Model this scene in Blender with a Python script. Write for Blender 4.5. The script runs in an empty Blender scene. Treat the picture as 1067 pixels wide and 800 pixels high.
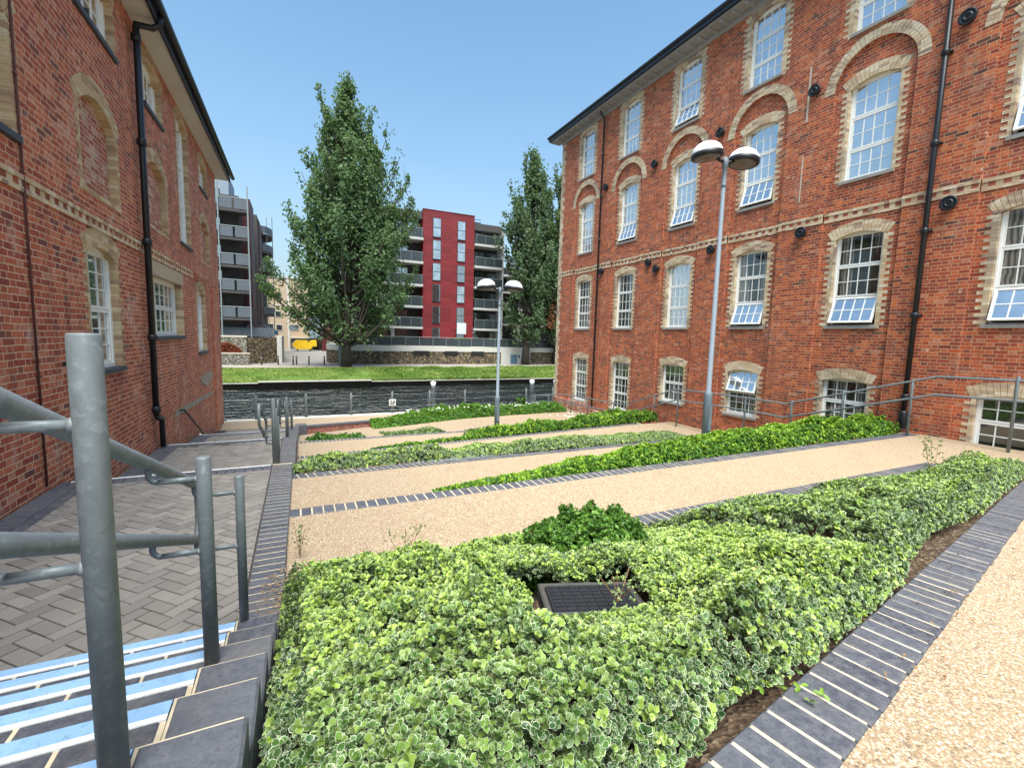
import bpy, math, random
import numpy as np
from mathutils import Vector, Matrix
from mathutils.geometry import tessellate_polygon
random.seed(7); rng = np.random.default_rng(7)
R_ = math.radians; PI = math.pi
sc = bpy.context.scene; COL = sc.collection

# ------------------------------------------------------------------ objects
def tag(o, label=None, cat=None, group=None, kind=None):
    if label: o['label'] = label
    if cat: o['category'] = cat
    if group: o['group'] = group
    if kind: o['kind'] = kind
    return o
def empty(name, loc, label=None, cat=None, group=None, rz=0):
    o = bpy.data.objects.new(name, None); COL.objects.link(o)
    o.location = loc; o.rotation_euler = (0, 0, rz); o.empty_display_size = .2
    return tag(o, label, cat, group)
def org(o):
    v = Vector((0, 0, 0))
    while o is not None: v = v + o.location; o = o.parent
    return v
def link_mesh(name, me, mat, parent=None):
    o = bpy.data.objects.new(name, me); COL.objects.link(o)
    if mat: me.materials.append(mat)
    if parent: o.parent = parent
    return o
def dup(root, loc, label=None, rz=None):
    r = root.copy(); COL.objects.link(r); r.location = loc
    if rz is not None: r.rotation_euler = (0, 0, rz)
    if label: r['label'] = label
    for ch in root.children:
        c = ch.copy(); COL.objects.link(c); c.parent = r
        for g in ch.children:
            d = g.copy(); COL.objects.link(d); d.parent = c
    return r
class MB:
    def __init__(s): s.v = []; s.f = []
    def add(s, vs, fs):
        n = len(s.v); s.v += [tuple(p) for p in vs]; s.f += [tuple(i + n for i in f) for f in fs]
    def box(s, x0, x1, y0, y1, z0, z1, b=0, rot=None, c=None):
        if b:
            x0, x1 = min(x0, x1), max(x0, x1); y0, y1 = min(y0, y1), max(y0, y1)
            b = min(b, (x1-x0)/2.2, (y1-y0)/2.2)
            vs = [(x0, y0, z0), (x1, y0, z0), (x1, y1, z0), (x0, y1, z0),
                  (x0, y0, z1-b), (x1, y0, z1-b), (x1, y1, z1-b), (x0, y1, z1-b),
                  (x0+b, y0+b, z1), (x1-b, y0+b, z1), (x1-b, y1-b, z1), (x0+b, y1-b, z1)]
            fs = [(3, 2, 1, 0)] + [(i, (i+1) % 4, (i+1) % 4+4, i+4) for i in range(4)] + [(i+4, (i+1) % 4+4, (i+1) % 4+8, i+8) for i in range(4)] + [(8, 9, 10, 11)]
        else:
            vs = [(x, y, z) for z in (z0, z1) for x, y in ((x0, y0), (x1, y0), (x1, y1), (x0, y1))]
            fs = [(3, 2, 1, 0), (4, 5, 6, 7)] + [(i, (i+1) % 4, (i+1) % 4+4, i+4) for i in range(4)]
        if rot: vs = [tuple(rot @ (Vector(p) - Vector(c)) + Vector(c)) for p in vs]
        s.add(vs, fs)
    def tube(s, pts, r, n=10, caps=True):
        pts = [Vector(p) for p in pts]; m = len(pts); rs = r if hasattr(r, '__len__') else [r]*m
        up = None; rings = []
        for i in range(m):
            t = (pts[min(i+1, m-1)] - pts[max(i-1, 0)]).normalized()
            if up is None: up = Vector((0, 0, 1)) if abs(t.z) < .9 else Vector((1, 0, 0))
            a = t.cross(up).normalized(); b2 = t.cross(a).normalized(); up = -b2 if False else up
            up = (a.cross(t)).normalized()
            rings.append([pts[i] + (a*math.cos(2*PI*k/n) + up*math.sin(2*PI*k/n))*rs[i] for k in range(n)])
        vs = [p for q in rings for p in q]
        fs = [(i*n+k, i*n+(k+1) % n, (i+1)*n+(k+1) % n, (i+1)*n+k) for i in range(m-1) for k in range(n)]
        if caps: fs += [tuple(range(n))[::-1], tuple(range((m-1)*n, m*n))]
        s.add(vs, fs)
    def lathe(s, c, prof, n=20, rot=None):
        c = Vector(c); vs = []
        for r, z in prof:
            for k in range(n):
                p = Vector((r*math.cos(2*PI*k/n), r*math.sin(2*PI*k/n), z))
                if rot: p = rot @ p
                vs.append(c + p)
        m = len(prof)
        s.add(vs, [(i*n+k, i*n+(k+1) % n, (i+1)*n+(k+1) % n, (i+1)*n+k) for i in range(m-1) for k in range(n)] + [tuple(range(n))[::-1], tuple(range((m-1)*n, m*n))])
    def strip(s, A, B, rows=1):
        for j in range(rows):
            t0, t1 = j/rows, (j+1)/rows
            a = [Vector(p).lerp(Vector(q), t0) for p, q in zip(A, B)]; b = [Vector(p).lerp(Vector(q), t1) for p, q in zip(A, B)]
            n = len(a); s.add(a + b, [(i, i+1, n+i+1, n+i) for i in range(n-1)])
    def build(s, name, mat, parent=None, smooth=False):
        o0 = org(parent) if parent else Vector((0, 0, 0))
        me = bpy.data.meshes.new(name); me.from_pydata([(x-o0.x, y-o0.y, z-o0.z) for x, y, z in s.v], [], s.f); me.update()
        if smooth: me.shade_smooth()
        return link_mesh(name, me, mat, parent)

# ------------------------------------------------------------------ materials
class NT:
    def __init__(s, name):
        s.m = bpy.data.materials.new(name); s.m.use_nodes = True; s.t = s.m.node_tree; s.n = s.t.nodes
        s.b = s.n['Principled BSDF']; s.out = s.n['Material Output']
    def L(s, a, b): s.t.links.new(a, b)
    def set(s, inp, v):
        if hasattr(v, 'node') or isinstance(v, bpy.types.NodeSocket): s.L(v, inp)
        else:
            if hasattr(inp.default_value, '__len__') and not hasattr(v, '__len__'): v = (v, v, v)
            if inp.type == 'RGBA' and len(v) == 3: v = (*v, 1)
            inp.default_value = v
    def math(s, op, a, b=0, c=None):
        n = s.n.new('ShaderNodeMath'); n.operation = op; s.set(n.inputs[0], a); s.set(n.inputs[1], b)
        if c is not None: s.set(n.inputs[2], c)
        return n.outputs[0]
    def mix(s, f, a, b, mode='MIX'):
        n = s.n.new('ShaderNodeMix'); n.data_type = 'RGBA'; n.blend_type = mode
        s.set(n.inputs[0], f); s.set(n.inputs[6], a); s.set(n.inputs[7], b); return n.outputs[2]
    def pos(s):
        g = s.n.new('ShaderNodeNewGeometry'); return g.outputs['Position']
    def xyz(s, v):
        n = s.n.new('ShaderNodeSeparateXYZ'); s.L(v, n.inputs[0]); return n.outputs
    def comb(s, x=0, y=0, z=0):
        n = s.n.new('ShaderNodeCombineXYZ')
        for i, q in enumerate((x, y, z)): s.set(n.inputs[i], q)
        return n.outputs[0]
    def noise(s, v, scale, detail=3, rough=.6, out=0):
        n = s.n.new('ShaderNodeTexNoise'); s.L(v, n.inputs['Vector']); n.inputs['Scale'].default_value = scale
        n.inputs['Detail'].default_value = detail; n.inputs['Roughness'].default_value = rough; return n.outputs[out]
    def vor(s, v, scale, out='Color', feature='F1'):
        n = s.n.new('ShaderNodeTexVoronoi'); n.feature = feature; s.L(v, n.inputs['Vector']); n.inputs['Scale'].default_value = scale; return n.outputs[out]
    def white(s, v, out='Value'):
        n = s.n.new('ShaderNodeTexWhiteNoise'); s.L(v, n.inputs['Vector']); return n.outputs[out]
    def ramp(s, f, stops, const=False):
        n = s.n.new('ShaderNodeValToRGB'); s.L(f, n.inputs[0]); r = n.color_ramp
        if const: r.interpolation = 'CONSTANT'
        while len(r.elements) < len(stops): r.elements.new(.5)
        for e, (p, c) in zip(r.elements, stops): e.position = p; e.color = (*c, 1) if hasattr(c, '__len__') else (c, c, c, 1)
        return n.outputs[0]
    def bump(s, h, st=.3, d=.01):
        n = s.n.new('ShaderNodeBump'); n.inputs['Strength'].default_value = st; n.inputs['Distance'].default_value = d
        s.L(h, n.inputs['Height']); s.L(n.outputs[0], s.b.inputs['Normal'])
    def base(s, c, rough=.8, metal=0, spec=.4):
        s.set(s.b.inputs['Base Color'], c); s.set(s.b.inputs['Roughness'], rough); s.set(s.b.inputs['Metallic'], metal)
        s.set(s.b.inputs['Specular IOR Level'], spec); return s.m

def simple(name, col, rough=.7, metal=0, var=.15, scale=3, spec=.4, bump=0):
    t = NT(name); p = t.pos(); f = t.noise(p, scale, 4)
    c = t.mix(f, tuple(x*(1-var) for x in col), tuple(min(1, x*(1+var)) for x in col))
    if bump: t.bump(t.noise(p, scale*12, 3), bump, .004)
    return t.base(c, rough, metal, spec)

def brick_mat(name, axis, pal, mortar, stain_dark=.35, stain_pale=.3, bw=.225, bh=.075, mj=.011, bump=.5, vaxis='z', mossy=False):
    t = NT(name); P = t.pos(); x = t.xyz(P)
    wob = t.noise(P, 3.2, 2); wob = t.math('MULTIPLY', t.math('SUBTRACT', wob, .5), .022)
    fine = t.noise(P, 55, 2); fine = t.math('MULTIPLY', t.math('SUBTRACT', fine, .5), .007)
    nn = t.xyz(t.n.new('ShaderNodeNewGeometry').outputs['Normal']); sel = t.math('GREATER_THAN', t.math('ABSOLUTE', nn[{'x': 0, 'y': 1}[axis]]), .6)
    a0 = x[{'x': 0, 'y': 1}[axis]]; b0 = x[{'x': 1, 'y': 0}[axis]]
    u0 = t.math('ADD', t.math('MULTIPLY', a0, t.math('SUBTRACT', 1, sel)), t.math('MULTIPLY', b0, sel))
    u = t.math('ADD', u0, fine); v = t.math('ADD', t.math('ADD', x[2], wob), fine)
    row = t.math('FLOOR', t.math('DIVIDE', v, bh)); fv = t.math('FRACT', t.math('DIVIDE', v, bh))
    fv = t.math('ADD', fv, 0)
    W = bw*1.5
    off = t.math('MULTIPLY', t.math('MODULO', t.math('ABSOLUTE', row), 2), .5)
    uu = t.math('ADD', t.math('DIVIDE', u, W), off); uu = t.math('ADD', uu, t.math('MULTIPLY', t.white(t.comb(row, 3)), .09))
    cell = t.math('FLOOR', uu); fu = t.math('FRACT', uu)
    hd = t.math('GREATER_THAN', fu, .6667)
    cid = t.math('ADD', t.math('MULTIPLY', cell, 2), hd)
    m = mj/2
    a = t.math('MINIMUM', fu, t.math('SUBTRACT', 1, fu)); a = t.math('MINIMUM', a, t.math('ABSOLUTE', t.math('SUBTRACT', fu, .6667)))
    a = t.math('MULTIPLY', a, W); b = t.math('MULTIPLY', t.math('MINIMUM', fv, t.math('SUBTRACT', 1, fv)), bh)
    d = t.math('MINIMUM', a, b)
    mor = t.math('LESS_THAN', d, t.math('MULTIPLY', t.math('ADD', .55, t.noise(P, 9, 2)), m*1.0))
    idv = t.comb(cid, row, 1.7); w = t.white(idv); w2 = t.white(t.comb(cid, row, 9.1))
    c = t.ramp(w, pal, True)
    c = t.mix(t.math('MULTIPLY', w2, .3), c, t.mix(.5, c, (.75, .34, .2)))
    g = t.noise(P, 30, 5, .7); c = t.mix(t.ramp(g, [(.38, 0), (.72, .7)]), c, (.11, .035, .025)); lg = t.noise(P, .55, 5, .65); c = t.mix(t.ramp(lg, [(.45, 0), (.7, .35)]), c, (.28, .035, .018)); ef = t.noise(P, 14, 5, .75); c = t.mix(t.ramp(ef, [(.60, 0), (.72, .55)]), c, (.62, .36, .24))
    gz = t.noise(P, 90, 2); mc = t.mix(gz, tuple(q*.7 for q in mortar), mortar)
    c = t.mix(mor, c, mc)
    if stain_dark:
        s1 = t.noise(P, 1.6, 7, .75); s1 = t.ramp(s1, [(.53, 0), (.70, 1)]); c = t.mix(t.math('MULTIPLY', s1, stain_dark), c, (.045, .03, .03))
    if stain_pale:
        sp = t.noise(t.comb(x[0], t.math('ADD', x[1], 40), t.math('MULTIPLY', x[2], .8)), 1.7, 6, .7); sp = t.ramp(sp, [(.56, 0), (.72, 1)])
        c = t.mix(t.math('MULTIPLY', sp, stain_pale), c, (.62, .45, .36))
        s3 = t.vor(P, 2.4, 'Distance'); s3 = t.ramp(s3, [(.04, 1), (.09, 0)]); c = t.mix(t.math('MULTIPLY', s3, .5), c, (.7, .55, .42))
    sk_ = t.noise(t.comb(t.math('MULTIPLY', x[0], 4), t.math('MULTIPLY', x[1], 4), t.math('MULTIPLY', x[2], .35)), 1, 5, .65); c = t.mix(t.ramp(sk_, [(.52, 0), (.72, .38)]), c, (.06, .03, .025))
    if mossy:
        zz = t.math('ADD', x[2], t.math('MULTIPLY', x[1], .113)); zz = t.math('ADD', zz, t.math('MULTIPLY', t.noise(P, 2.5, 4), -.5))
        ms = t.ramp(t.math('ADD', zz, 2.0), [(.28, 1), (.62, 0)]); c = t.mix(t.math('MULTIPLY', ms, .5), c, (.14, .11, .05))
    h = t.math('ADD', t.math('MULTIPLY', t.math('MINIMUM', d, .008), 90), t.math('MULTIPLY', g, .6))
    t.bump(h, bump, .006)
    return t.base(c, .85)

RED = [(0, (.38, .062, .022)), (.24, (.52, .095, .026)), (.44, (.30, .042, .02)), (.60, (.60, .14, .042)), (.74, (.25, .036, .02)), (.88, (.15, .03, .024)), (.93, (.55, .22, .13)), (.975, (.06, .028, .028))]
REDL = [(0, (.44, .085, .038)), (.25, (.54, .13, .055)), (.42, (.34, .06, .035)), (.6, (.6, .17, .08)), (.78, (.28, .05, .035)), (.88, (.62, .27, .17)), (.95, (.15, .05, .045))]
REDI = [(0, (.42, .11, .06)), (.35, (.5, .2, .13)), (.55, (.6, .4, .3)), (.8, (.35, .08, .05))]
BUFF = [(0, (.60, .46, .30)), (.25, (.68, .55, .37)), (.5, (.52, .38, .24)), (.7, (.72, .62, .46)), (.85, (.42, .31, .22)), (.93, (.30, .2, .15))]
BUFFL = [(0, (.50, .34, .18)), (.3, (.58, .42, .24)), (.55, (.42, .26, .14)), (.75, (.62, .5, .32)), (.9, (.33, .2, .12))]
M = {}
M['brick_r'] = brick_mat('red_brick_right', 'y', RED, (.54, .33, .19), .55, .22)
M['brick_rx'] = brick_mat('red_brick_end', 'x', RED, (.62, .41, .27), .4, .1)
M['brick_l'] = brick_mat('red_brick_left', 'y', REDL, (.68, .46, .32), .2, .65, mossy=True)
M['brick_lx'] = brick_mat('red_brick_left_end', 'x', REDL, (.6, .42, .3), .25, .2)
M['infill'] = brick_mat('patchy_infill_brick', 'y', REDI, (.6, .5, .42), .1, .4)
M['brick_w'] = brick_mat('dark_red_brick', 'x', [(0, (.2, .04, .035)), (.5, (.28, .06, .045)), (.8, (.13, .035, .03))], (.4, .33, .28), .2, 0)
def buff_mat(name, pal, dark):
    t = NT(name); P = t.pos(); x = t.xyz(P)
    row = t.math('FLOOR', t.math('DIVIDE', x[2], .075)); w = t.white(t.comb(row, t.math('FLOOR', t.math('DIVIDE', x[1], .21)), 2))
    c = t.ramp(w, pal, True); c = t.mix(t.math('MULTIPLY', t.noise(P, 25, 4), .5), c, (.33, .25, .17))
    fr = t.math('FRACT', t.math('DIVIDE', x[2], .075)); c = t.mix(t.math('MULTIPLY', t.math('LESS_THAN', fr, .13), .45), c, (.34, .26, .19))
    s = t.ramp(t.noise(P, .9, 4, .6), [(.5, 0), (.66, 1)]); c = t.mix(t.math('MULTIPLY', s, dark), c, (.13, .10, .09))
    t.bump(t.noise(P, 60, 3), .3, .005); return t.base(c, .85)
M['buff'] = buff_mat('buff_brick', BUFF, .55); M['buff_l'] = buff_mat('brown_buff_brick', BUFFL, .2)
def band_mat(name):
    t = NT(name); P = t.pos(); x = t.xyz(P)
    a = t.math('FLOOR', t.math('DIVIDE', x[1], .1125)); od = t.math('MODULO', t.math('ABSOLUTE', a), 2)
    w = t.white(t.comb(a, t.math('FLOOR', t.math('DIVIDE', x[2], .09))))
    c1 = t.ramp(w, BUFF, True); c2 = t.ramp(w, [(0, (.38, .08, .04)), (.5, (.25, .05, .03))], True)
    zf = t.math('FRACT', t.math('DIVIDE', t.math('ADD', x[2], 5), .0933))
    n = t.noise(P, 20, 3); m = t.n.new('ShaderNodeAttribute'); m.attribute_name = 'mid'
    c = t.mix(t.math('MULTIPLY', od, m.outputs['Fac']), c1, c2)
    c = t.mix(t.math('MULTIPLY', n, .5), c, (.22, .13, .09)); return t.base(c, .85)
M['band'] = band_mat('dentil_band')

def gravel_mat():
    t = NT('resin_gravel'); P = t.pos()
    c1 = t.vor(P, 115, 'Color'); r = t.xyz(c1)[0]
    c = t.ramp(r, [(0, (.45, .33, .205)), (.22, (.55, .43, .295)), (.45, (.66, .56, .42)), (.62, (.40, .26, .14)), (.74, (.30, .22, .15)), (.84, (.80, .74, .60)), (.95, (.11, .09, .075))], True)
    d = t.vor(P, 115, 'Distance'); c = t.mix(t.ramp(d, [(.25, 0), (.62, .75)]), c, (.20, .13, .08))
    b = t.noise(P, .8, 5, .65); c = t.mix(t.ramp(b, [(.42, 0), (.75, .3)]), c, (.38, .27, .17), 'MIX')
    b2 = t.noise(P, 6, 4); c = t.mix(t.math('MULTIPLY', b2, .22), c, (.33, .24, .15))
    st = t.ramp(t.noise(P, 1.7, 7, .75), [(.56, 0), (.66, .28)]); c = t.mix(st, c, (.22, .17, .12)); lt = t.ramp(t.vor(P, 3.1, 'Distance'), [(.02, .6), (.05, 0)]); c = t.mix(lt, c, (.12, .09, .05))
    t.bump(t.math('MULTIPLY', d, -1), .6, .006); return t.base(c, .75)
M['gravel'] = gravel_mat()
def blue_brick():
    t = NT('blue_engineering_brick'); P = t.pos(); g = t.n.new('ShaderNodeNewGeometry').outputs['Random Per Island']
    c = t.ramp(g, [(0, (.052, .056, .075)), (.4, (.075, .08, .102)), (.7, (.042, .045, .062)), (1, (.10, .105, .125))])
    c = t.mix(t.ramp(t.noise(P, 26, 7, .8), [(.42, 0), (.66, .75)]), c, (.15, .15, .165))
    s = t.ramp(t.noise(P, 60, 3), [(.55, 0), (.7, 1)]); c = t.mix(t.math('MULTIPLY', s, .35), c, (.025, .023, .025)); sp_ = t.ramp(t.vor(P, 70, 'Distance'), [(.06, 1), (.13, 0)]); c = t.mix(t.math('MULTIPLY', sp_, .35), c, (.30, .26, .21)); dd_ = t.ramp(t.noise(P, 2.2, 6, .7), [(.5, 0), (.68, .35)]); c = t.mix(dd_, c, (.17, .15, .13))
    t.bump(t.noise(P, 120, 4), .35, .003)
    return t.base(c, t.ramp(t.noise(P, 12, 3), [(.3, .42), (.7, .7)]))
M['blue'] = blue_brick()
M['mortar'] = simple('cream_mortar', (.55, .46, .33), .9, 0, .55, 14)
def paver_mat():
    t = NT('block_paver'); P = t.pos(); g = t.n.new('ShaderNodeNewGeometry').outputs['Random Per Island']
    c = t.ramp(g, [(0, (.215, .195, .178)), (.35, (.28, .255, .232)), (.6, (.18, .165, .15)), (.8, (.32, .285, .255)), (1, (.235, .212, .19))])
    c = t.mix(t.math('MULTIPLY', t.noise(P, 3, 5, .7), .6), c, (.11, .103, .098))
    c = t.mix(t.ramp(t.vor(P, 150, 'Distance'), [(.05, .6), (.3, 0)]), c, (.36, .34, .32))
    t.bump(t.noise(P, 160, 3), .5, .003); return t.base(c, .8)
M['paver'] = paver_mat()
M['joint'] = simple('dark_joint_sand', (.055, .045, .038), .95, 0, .4, 20)
def paint_strip(name, col):
    t = NT(name); P = t.pos(); w = t.ramp(t.noise(P, 35, 6, .75), [(.54, 0), (.62, 1)])
    c = t.mix(t.math('MULTIPLY', w, .4), col, tuple(q*.45 for q in col)); c = t.mix(t.math('MULTIPLY', t.noise(P, 4, 4), .25), c, tuple(q*.6 for q in col))
    t.bump(t.noise(P, 200, 2), .3, .002); return t.base(c, .6)
M['nose_blue'] = paint_strip('pale_blue_nosing', (.27, .45, .69)); M['nose_white'] = paint_strip('white_nosing', (.80, .81, .80))
def galv():
    t = NT('galvanised_steel'); P = t.pos()
    v = t.vor(t.mix(.06, P, t.noise(P, 14, 3, .6, 1)), 62, 'Color'); r = t.xyz(v)[0]
    c = t.ramp(r, [(0, (.185, .21, .225)), (.5, (.205, .232, .248)), (.9, (.225, .252, .268)), (1, (.29, .32, .335))])
    s = t.ramp(t.noise(P, 48, 3, .5), [(.62, 0), (.70, 1)]); c = t.mix(t.math('MULTIPLY', s, .3), c, (.40, .44, .46))
    c = t.mix(t.math('MULTIPLY', t.noise(P, 8, 5, .7), .6), c, (.12, .145, .155))
    t.bump(t.noise(P, 140, 2), .06, .002)
    return t.base(c, t.ramp(t.noise(P, 18, 3), [(.3, .5), (.7, .7)]), .3, .5)
M['galv'] = galv()
M['steel_lamp'] = simple('grey_lamp_post', (.125, .155, .19), .6, .0, .18, 6)
M['black'] = simple('black_iron', (.018, .019, .024), .38, .2, .3, 5)
M['white'] = simple('white_window_paint', (.76, .76, .74), .4, 0, .05, 4)
M['sill'] = simple('grey_stone_sill', (.27, .255, .24), .85, 0, .3, 6, .3, .3)
M['sill_dark'] = simple('slate_tile_sill', (.05, .055, .07), .6, 0, .4, 9)
M['concrete'] = simple('pale_concrete', (.48, .43, .35), .9, 0, .2, 2, .3, .3)
M['lintel'] = simple('buff_concrete_lintel', (.42, .35, .25), .9, 0, .2, 3, .3, .3)
M['coping'] = simple('river_coping', (.62, .57, .47), .9, 0, .2, 1.5)
M['soffit'] = simple('grey_soffit', (.55, .52, .48), .7, 0, .12, 1)
M['soffit_r'] = simple('dark_grey_soffit', (.30, .30, .31), .7, 0, .12, 1)
M['slate'] = simple('slate_roof', (.07, .075, .09), .7, 0, .3, 2)
M['dark_in'] = simple('dark_interior', (.012, .012, .012), .9)
M['cast'] = simple('black_cast_cover', (.022, .023, .027), .55, .1, .5, 30)
def glass_mat(name, dark, refl, curtain=False):
    t = NT(name); P = t.pos()
    c = t.mix(t.ramp(t.noise(P, 1.3, 2), [(.35, 0), (.65, 1)]), dark, tuple(q*2.2 for q in dark))
    if curtain:
        xx = t.xyz(P); fold = t.math('ADD', .5, t.math('MULTIPLY', t.math('SINE', t.math('MULTIPLY', t.math('ADD', xx[1], t.math('MULTIPLY', t.noise(P, 3, 2), .12)), 75)), .35))
        cm = t.ramp(t.noise(t.comb(t.math('MULTIPLY', xx[1], 1.7), 3, t.math('MULTIPLY', xx[2], .12)), 1.3, 1), [(.52, 0), (.56, 1)]); c = t.mix(t.math('MULTIPLY', cm, fold), c, (.26, .25, .23))
    t.base(c, .9, 0, 0)
    gl = t.n.new('ShaderNodeBsdfGlossy'); gl.inputs['Roughness'].default_value = .03; gl.inputs['Color'].default_value = (.93, .96, 1, 1)
    bp = t.n.new('ShaderNodeBump'); bp.inputs['Strength'].default_value = .05; t.L(t.noise(P, 2.5, 2), bp.inputs['Height']); t.L(bp.outputs[0], gl.inputs['Normal'])
    fr = t.n.new('ShaderNodeFresnel'); fr.inputs[0].default_value = 1.5
    f = t.math('MINIMUM', t.math('ADD', t.math('MULTIPLY', fr.outputs[0], 1.2), refl), .95)
    mx = t.n.new('ShaderNodeMixShader'); t.L(f, mx.inputs[0]); t.L(t.b.outputs[0], mx.inputs[1]); t.L(gl.outputs[0], mx.inputs[2]); t.L(mx.outputs[0], t.out.inputs[0])
    return t.m
M['glass'] = glass_mat('window_glass', (.11, .125, .14), .5)
M['glass_low'] = glass_mat('dark_window_glass', (.012, .015, .012), .07, True)
M['glass_pale'] = glass_mat('pale_window_glass', (.06, .075, .07), .35, True)
def balus():
    t = NT('balcony_glass'); t.base((.035, .045, .05), .25, 0, .6); return t.m
M['balus'] = balus()
def leafmat(name, dark, mid, lime, edge=None, trans=.3, rough=.45):
    t = NT(name); a = t.n.new('ShaderNodeAttribute'); a.attribute_name = 'Col'; r, g, b = t.xyz(a.outputs['Color'])[:3]
    c = t.mix(g, dark, mid); c = t.mix(b, c, lime)
    if edge:
        e = t.math('ADD', r, t.math('MULTIPLY', t.math('SUBTRACT', t.noise(t.pos(), 90, 2), .5), .35))
        e = t.ramp(e, [(.84, 0), (.93, 1)]); e = t.math('MULTIPLY', e, t.ramp(t.noise(t.pos(), 5.5, 3), [(.36, .5), (.54, 1)])); e = t.math('MULTIPLY', e, t.math('SUBTRACT', 1, t.math('MULTIPLY', b, .6)))
        c = t.mix(e, c, edge)
    t.base(c, rough, 0, .45)
    tr = t.n.new('ShaderNodeBsdfTranslucent'); t.set(tr.inputs[0], t.mix(.35, c, (.5, .75, .10)))
    mx = t.n.new('ShaderNodeMixShader'); mx.inputs[0].default_value = trans; t.L(t.b.outputs[0], mx.inputs[1]); t.L(tr.outputs[0], mx.inputs[2]); t.L(mx.outputs[0], t.out.inputs[0])
    return t.m
M['varieg'] = leafmat('variegated_leaf', (.022, .066, .018), (.105, .22, .045), (.38, .52, .09), (.80, .84, .62), .16)
M['hedge'] = leafmat('bright_hedge_leaf', (.045, .13, .02), (.11, .27, .03), (.33, .50, .05), None, .3)
M['bush'] = leafmat('mid_green_leaf', (.03, .09, .02), (.07, .18, .03), (.18, .34, .05), None, .28)
M['pale_cover'] = leafmat('pale_cover_leaf', (.06, .11, .04), (.15, .23, .09), (.36, .46, .17), None, .2)
M['poplar'] = leafmat('poplar_leaf', (.034, .075, .032), (.08, .145, .058), (.17, .26, .10), None, .25, .5)
M['poplar2'] = leafmat('poplar_leaf_far', (.042, .08, .04), (.085, .14, .066), (.16, .23, .11), None, .25, .5)
M['grassblade'] = leafmat('grass_blade', (.07, .14, .02), (.15, .25, .035), (.30, .36, .09), None, .2, .6)
M['redleaf'] = leafmat('red_shrub_leaf', (.12, .015, .02), (.25, .03, .03), (.35, .08, .05))
M['petal'] = simple('white_petal', (.8, .78, .75), .6)
M['rust'] = simple('dead_brown_leaf', (.28, .12, .05), .8, 0, .4, 10)
M['litter'] = simple('dead_leaf_litter', (.22, .13, .06), .9, 0, .6, 30)
M['bark'] = simple('grey_brown_bark', (.065, .054, .045), .95, 0, .5, 7, .2, .8)
def soil():
    t = NT('bark_mulch_soil'); P = t.pos(); c = t.ramp(t.xyz(t.vor(P, 45, 'Color'))[0], [(0, (.05, .032, .022)), (.5, (.09, .055, .035)), (.85, (.15, .10, .065)), (1, (.24, .19, .13))])
    t.bump(t.vor(P, 45, 'Distance'), .8, .02); return t.base(c, .95)
M['soil'] = soil()
M['mud'] = simple('pale_spilled_soil', (.20, .145, .10), .95, 0, .4, 12, .2, .6)

# ------------------------------------------------------------------ foliage
def leaf_template(L, W, simple_=False, curl=.15):
    if simple_:
        v = [(0, 0, 0), (W/2, L*.45, curl*L*.5), (0, L, 0), (-W/2, L*.45, curl*L*.5)]
        return np.array(v, float), [(0, 1, 2, 3)], np.array([1., .2, 1., .2])
    v = [(0, 0, 0), (W*.46, L*.28, W*.16), (W*.46, L*.74, W*.20), (0, L, -L*curl*.3), (-W*.46, L*.74, W*.20), (-W*.46, L*.28, W*.16), (0, L*.28, 0), (0, L*.70, 0)]
    f = [(0, 1, 6), (1, 2, 7, 6), (2, 3, 7), (0, 6, 5), (6, 7, 4, 5), (7, 3, 4)]
    return np.array(v, float), f, np.array([1, 1, 1, 1, 1, 1, 0, 0.])
def rosette(n, L, W, rr, simple_=False, flat=False):
    V = []; F = []; E = []; G = []; k = 0
    for i in range(n):
        lv, lf, e = leaf_template(L*rr.uniform(.75, 1.15), W*rr.uniform(.8, 1.15), simple_)
        el = rr.uniform(R_(0), R_(75)) if not flat else rr.uniform(R_(-15), R_(40)); az = i*2.4 + rr.uniform(-.4, .4)
        Mx = np.array(Matrix.Rotation(az, 3, 'Z') @ Matrix.Rotation(el, 3, 'X')@Matrix.Rotation(rr.uniform(-.5, .5), 3, 'Y'))
        p = lv @ Mx.T + np.array([0, 0, rr.uniform(-.3, .25)*L])
        V.append(p); F += [tuple(q + k for q in f) for f in lf]; E.append(e); G.append(np.full(len(e), rr.uniform(0, 1))); k += len(e)
    return np.vstack(V), F, np.concatenate(E), np.concatenate(G)
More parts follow.
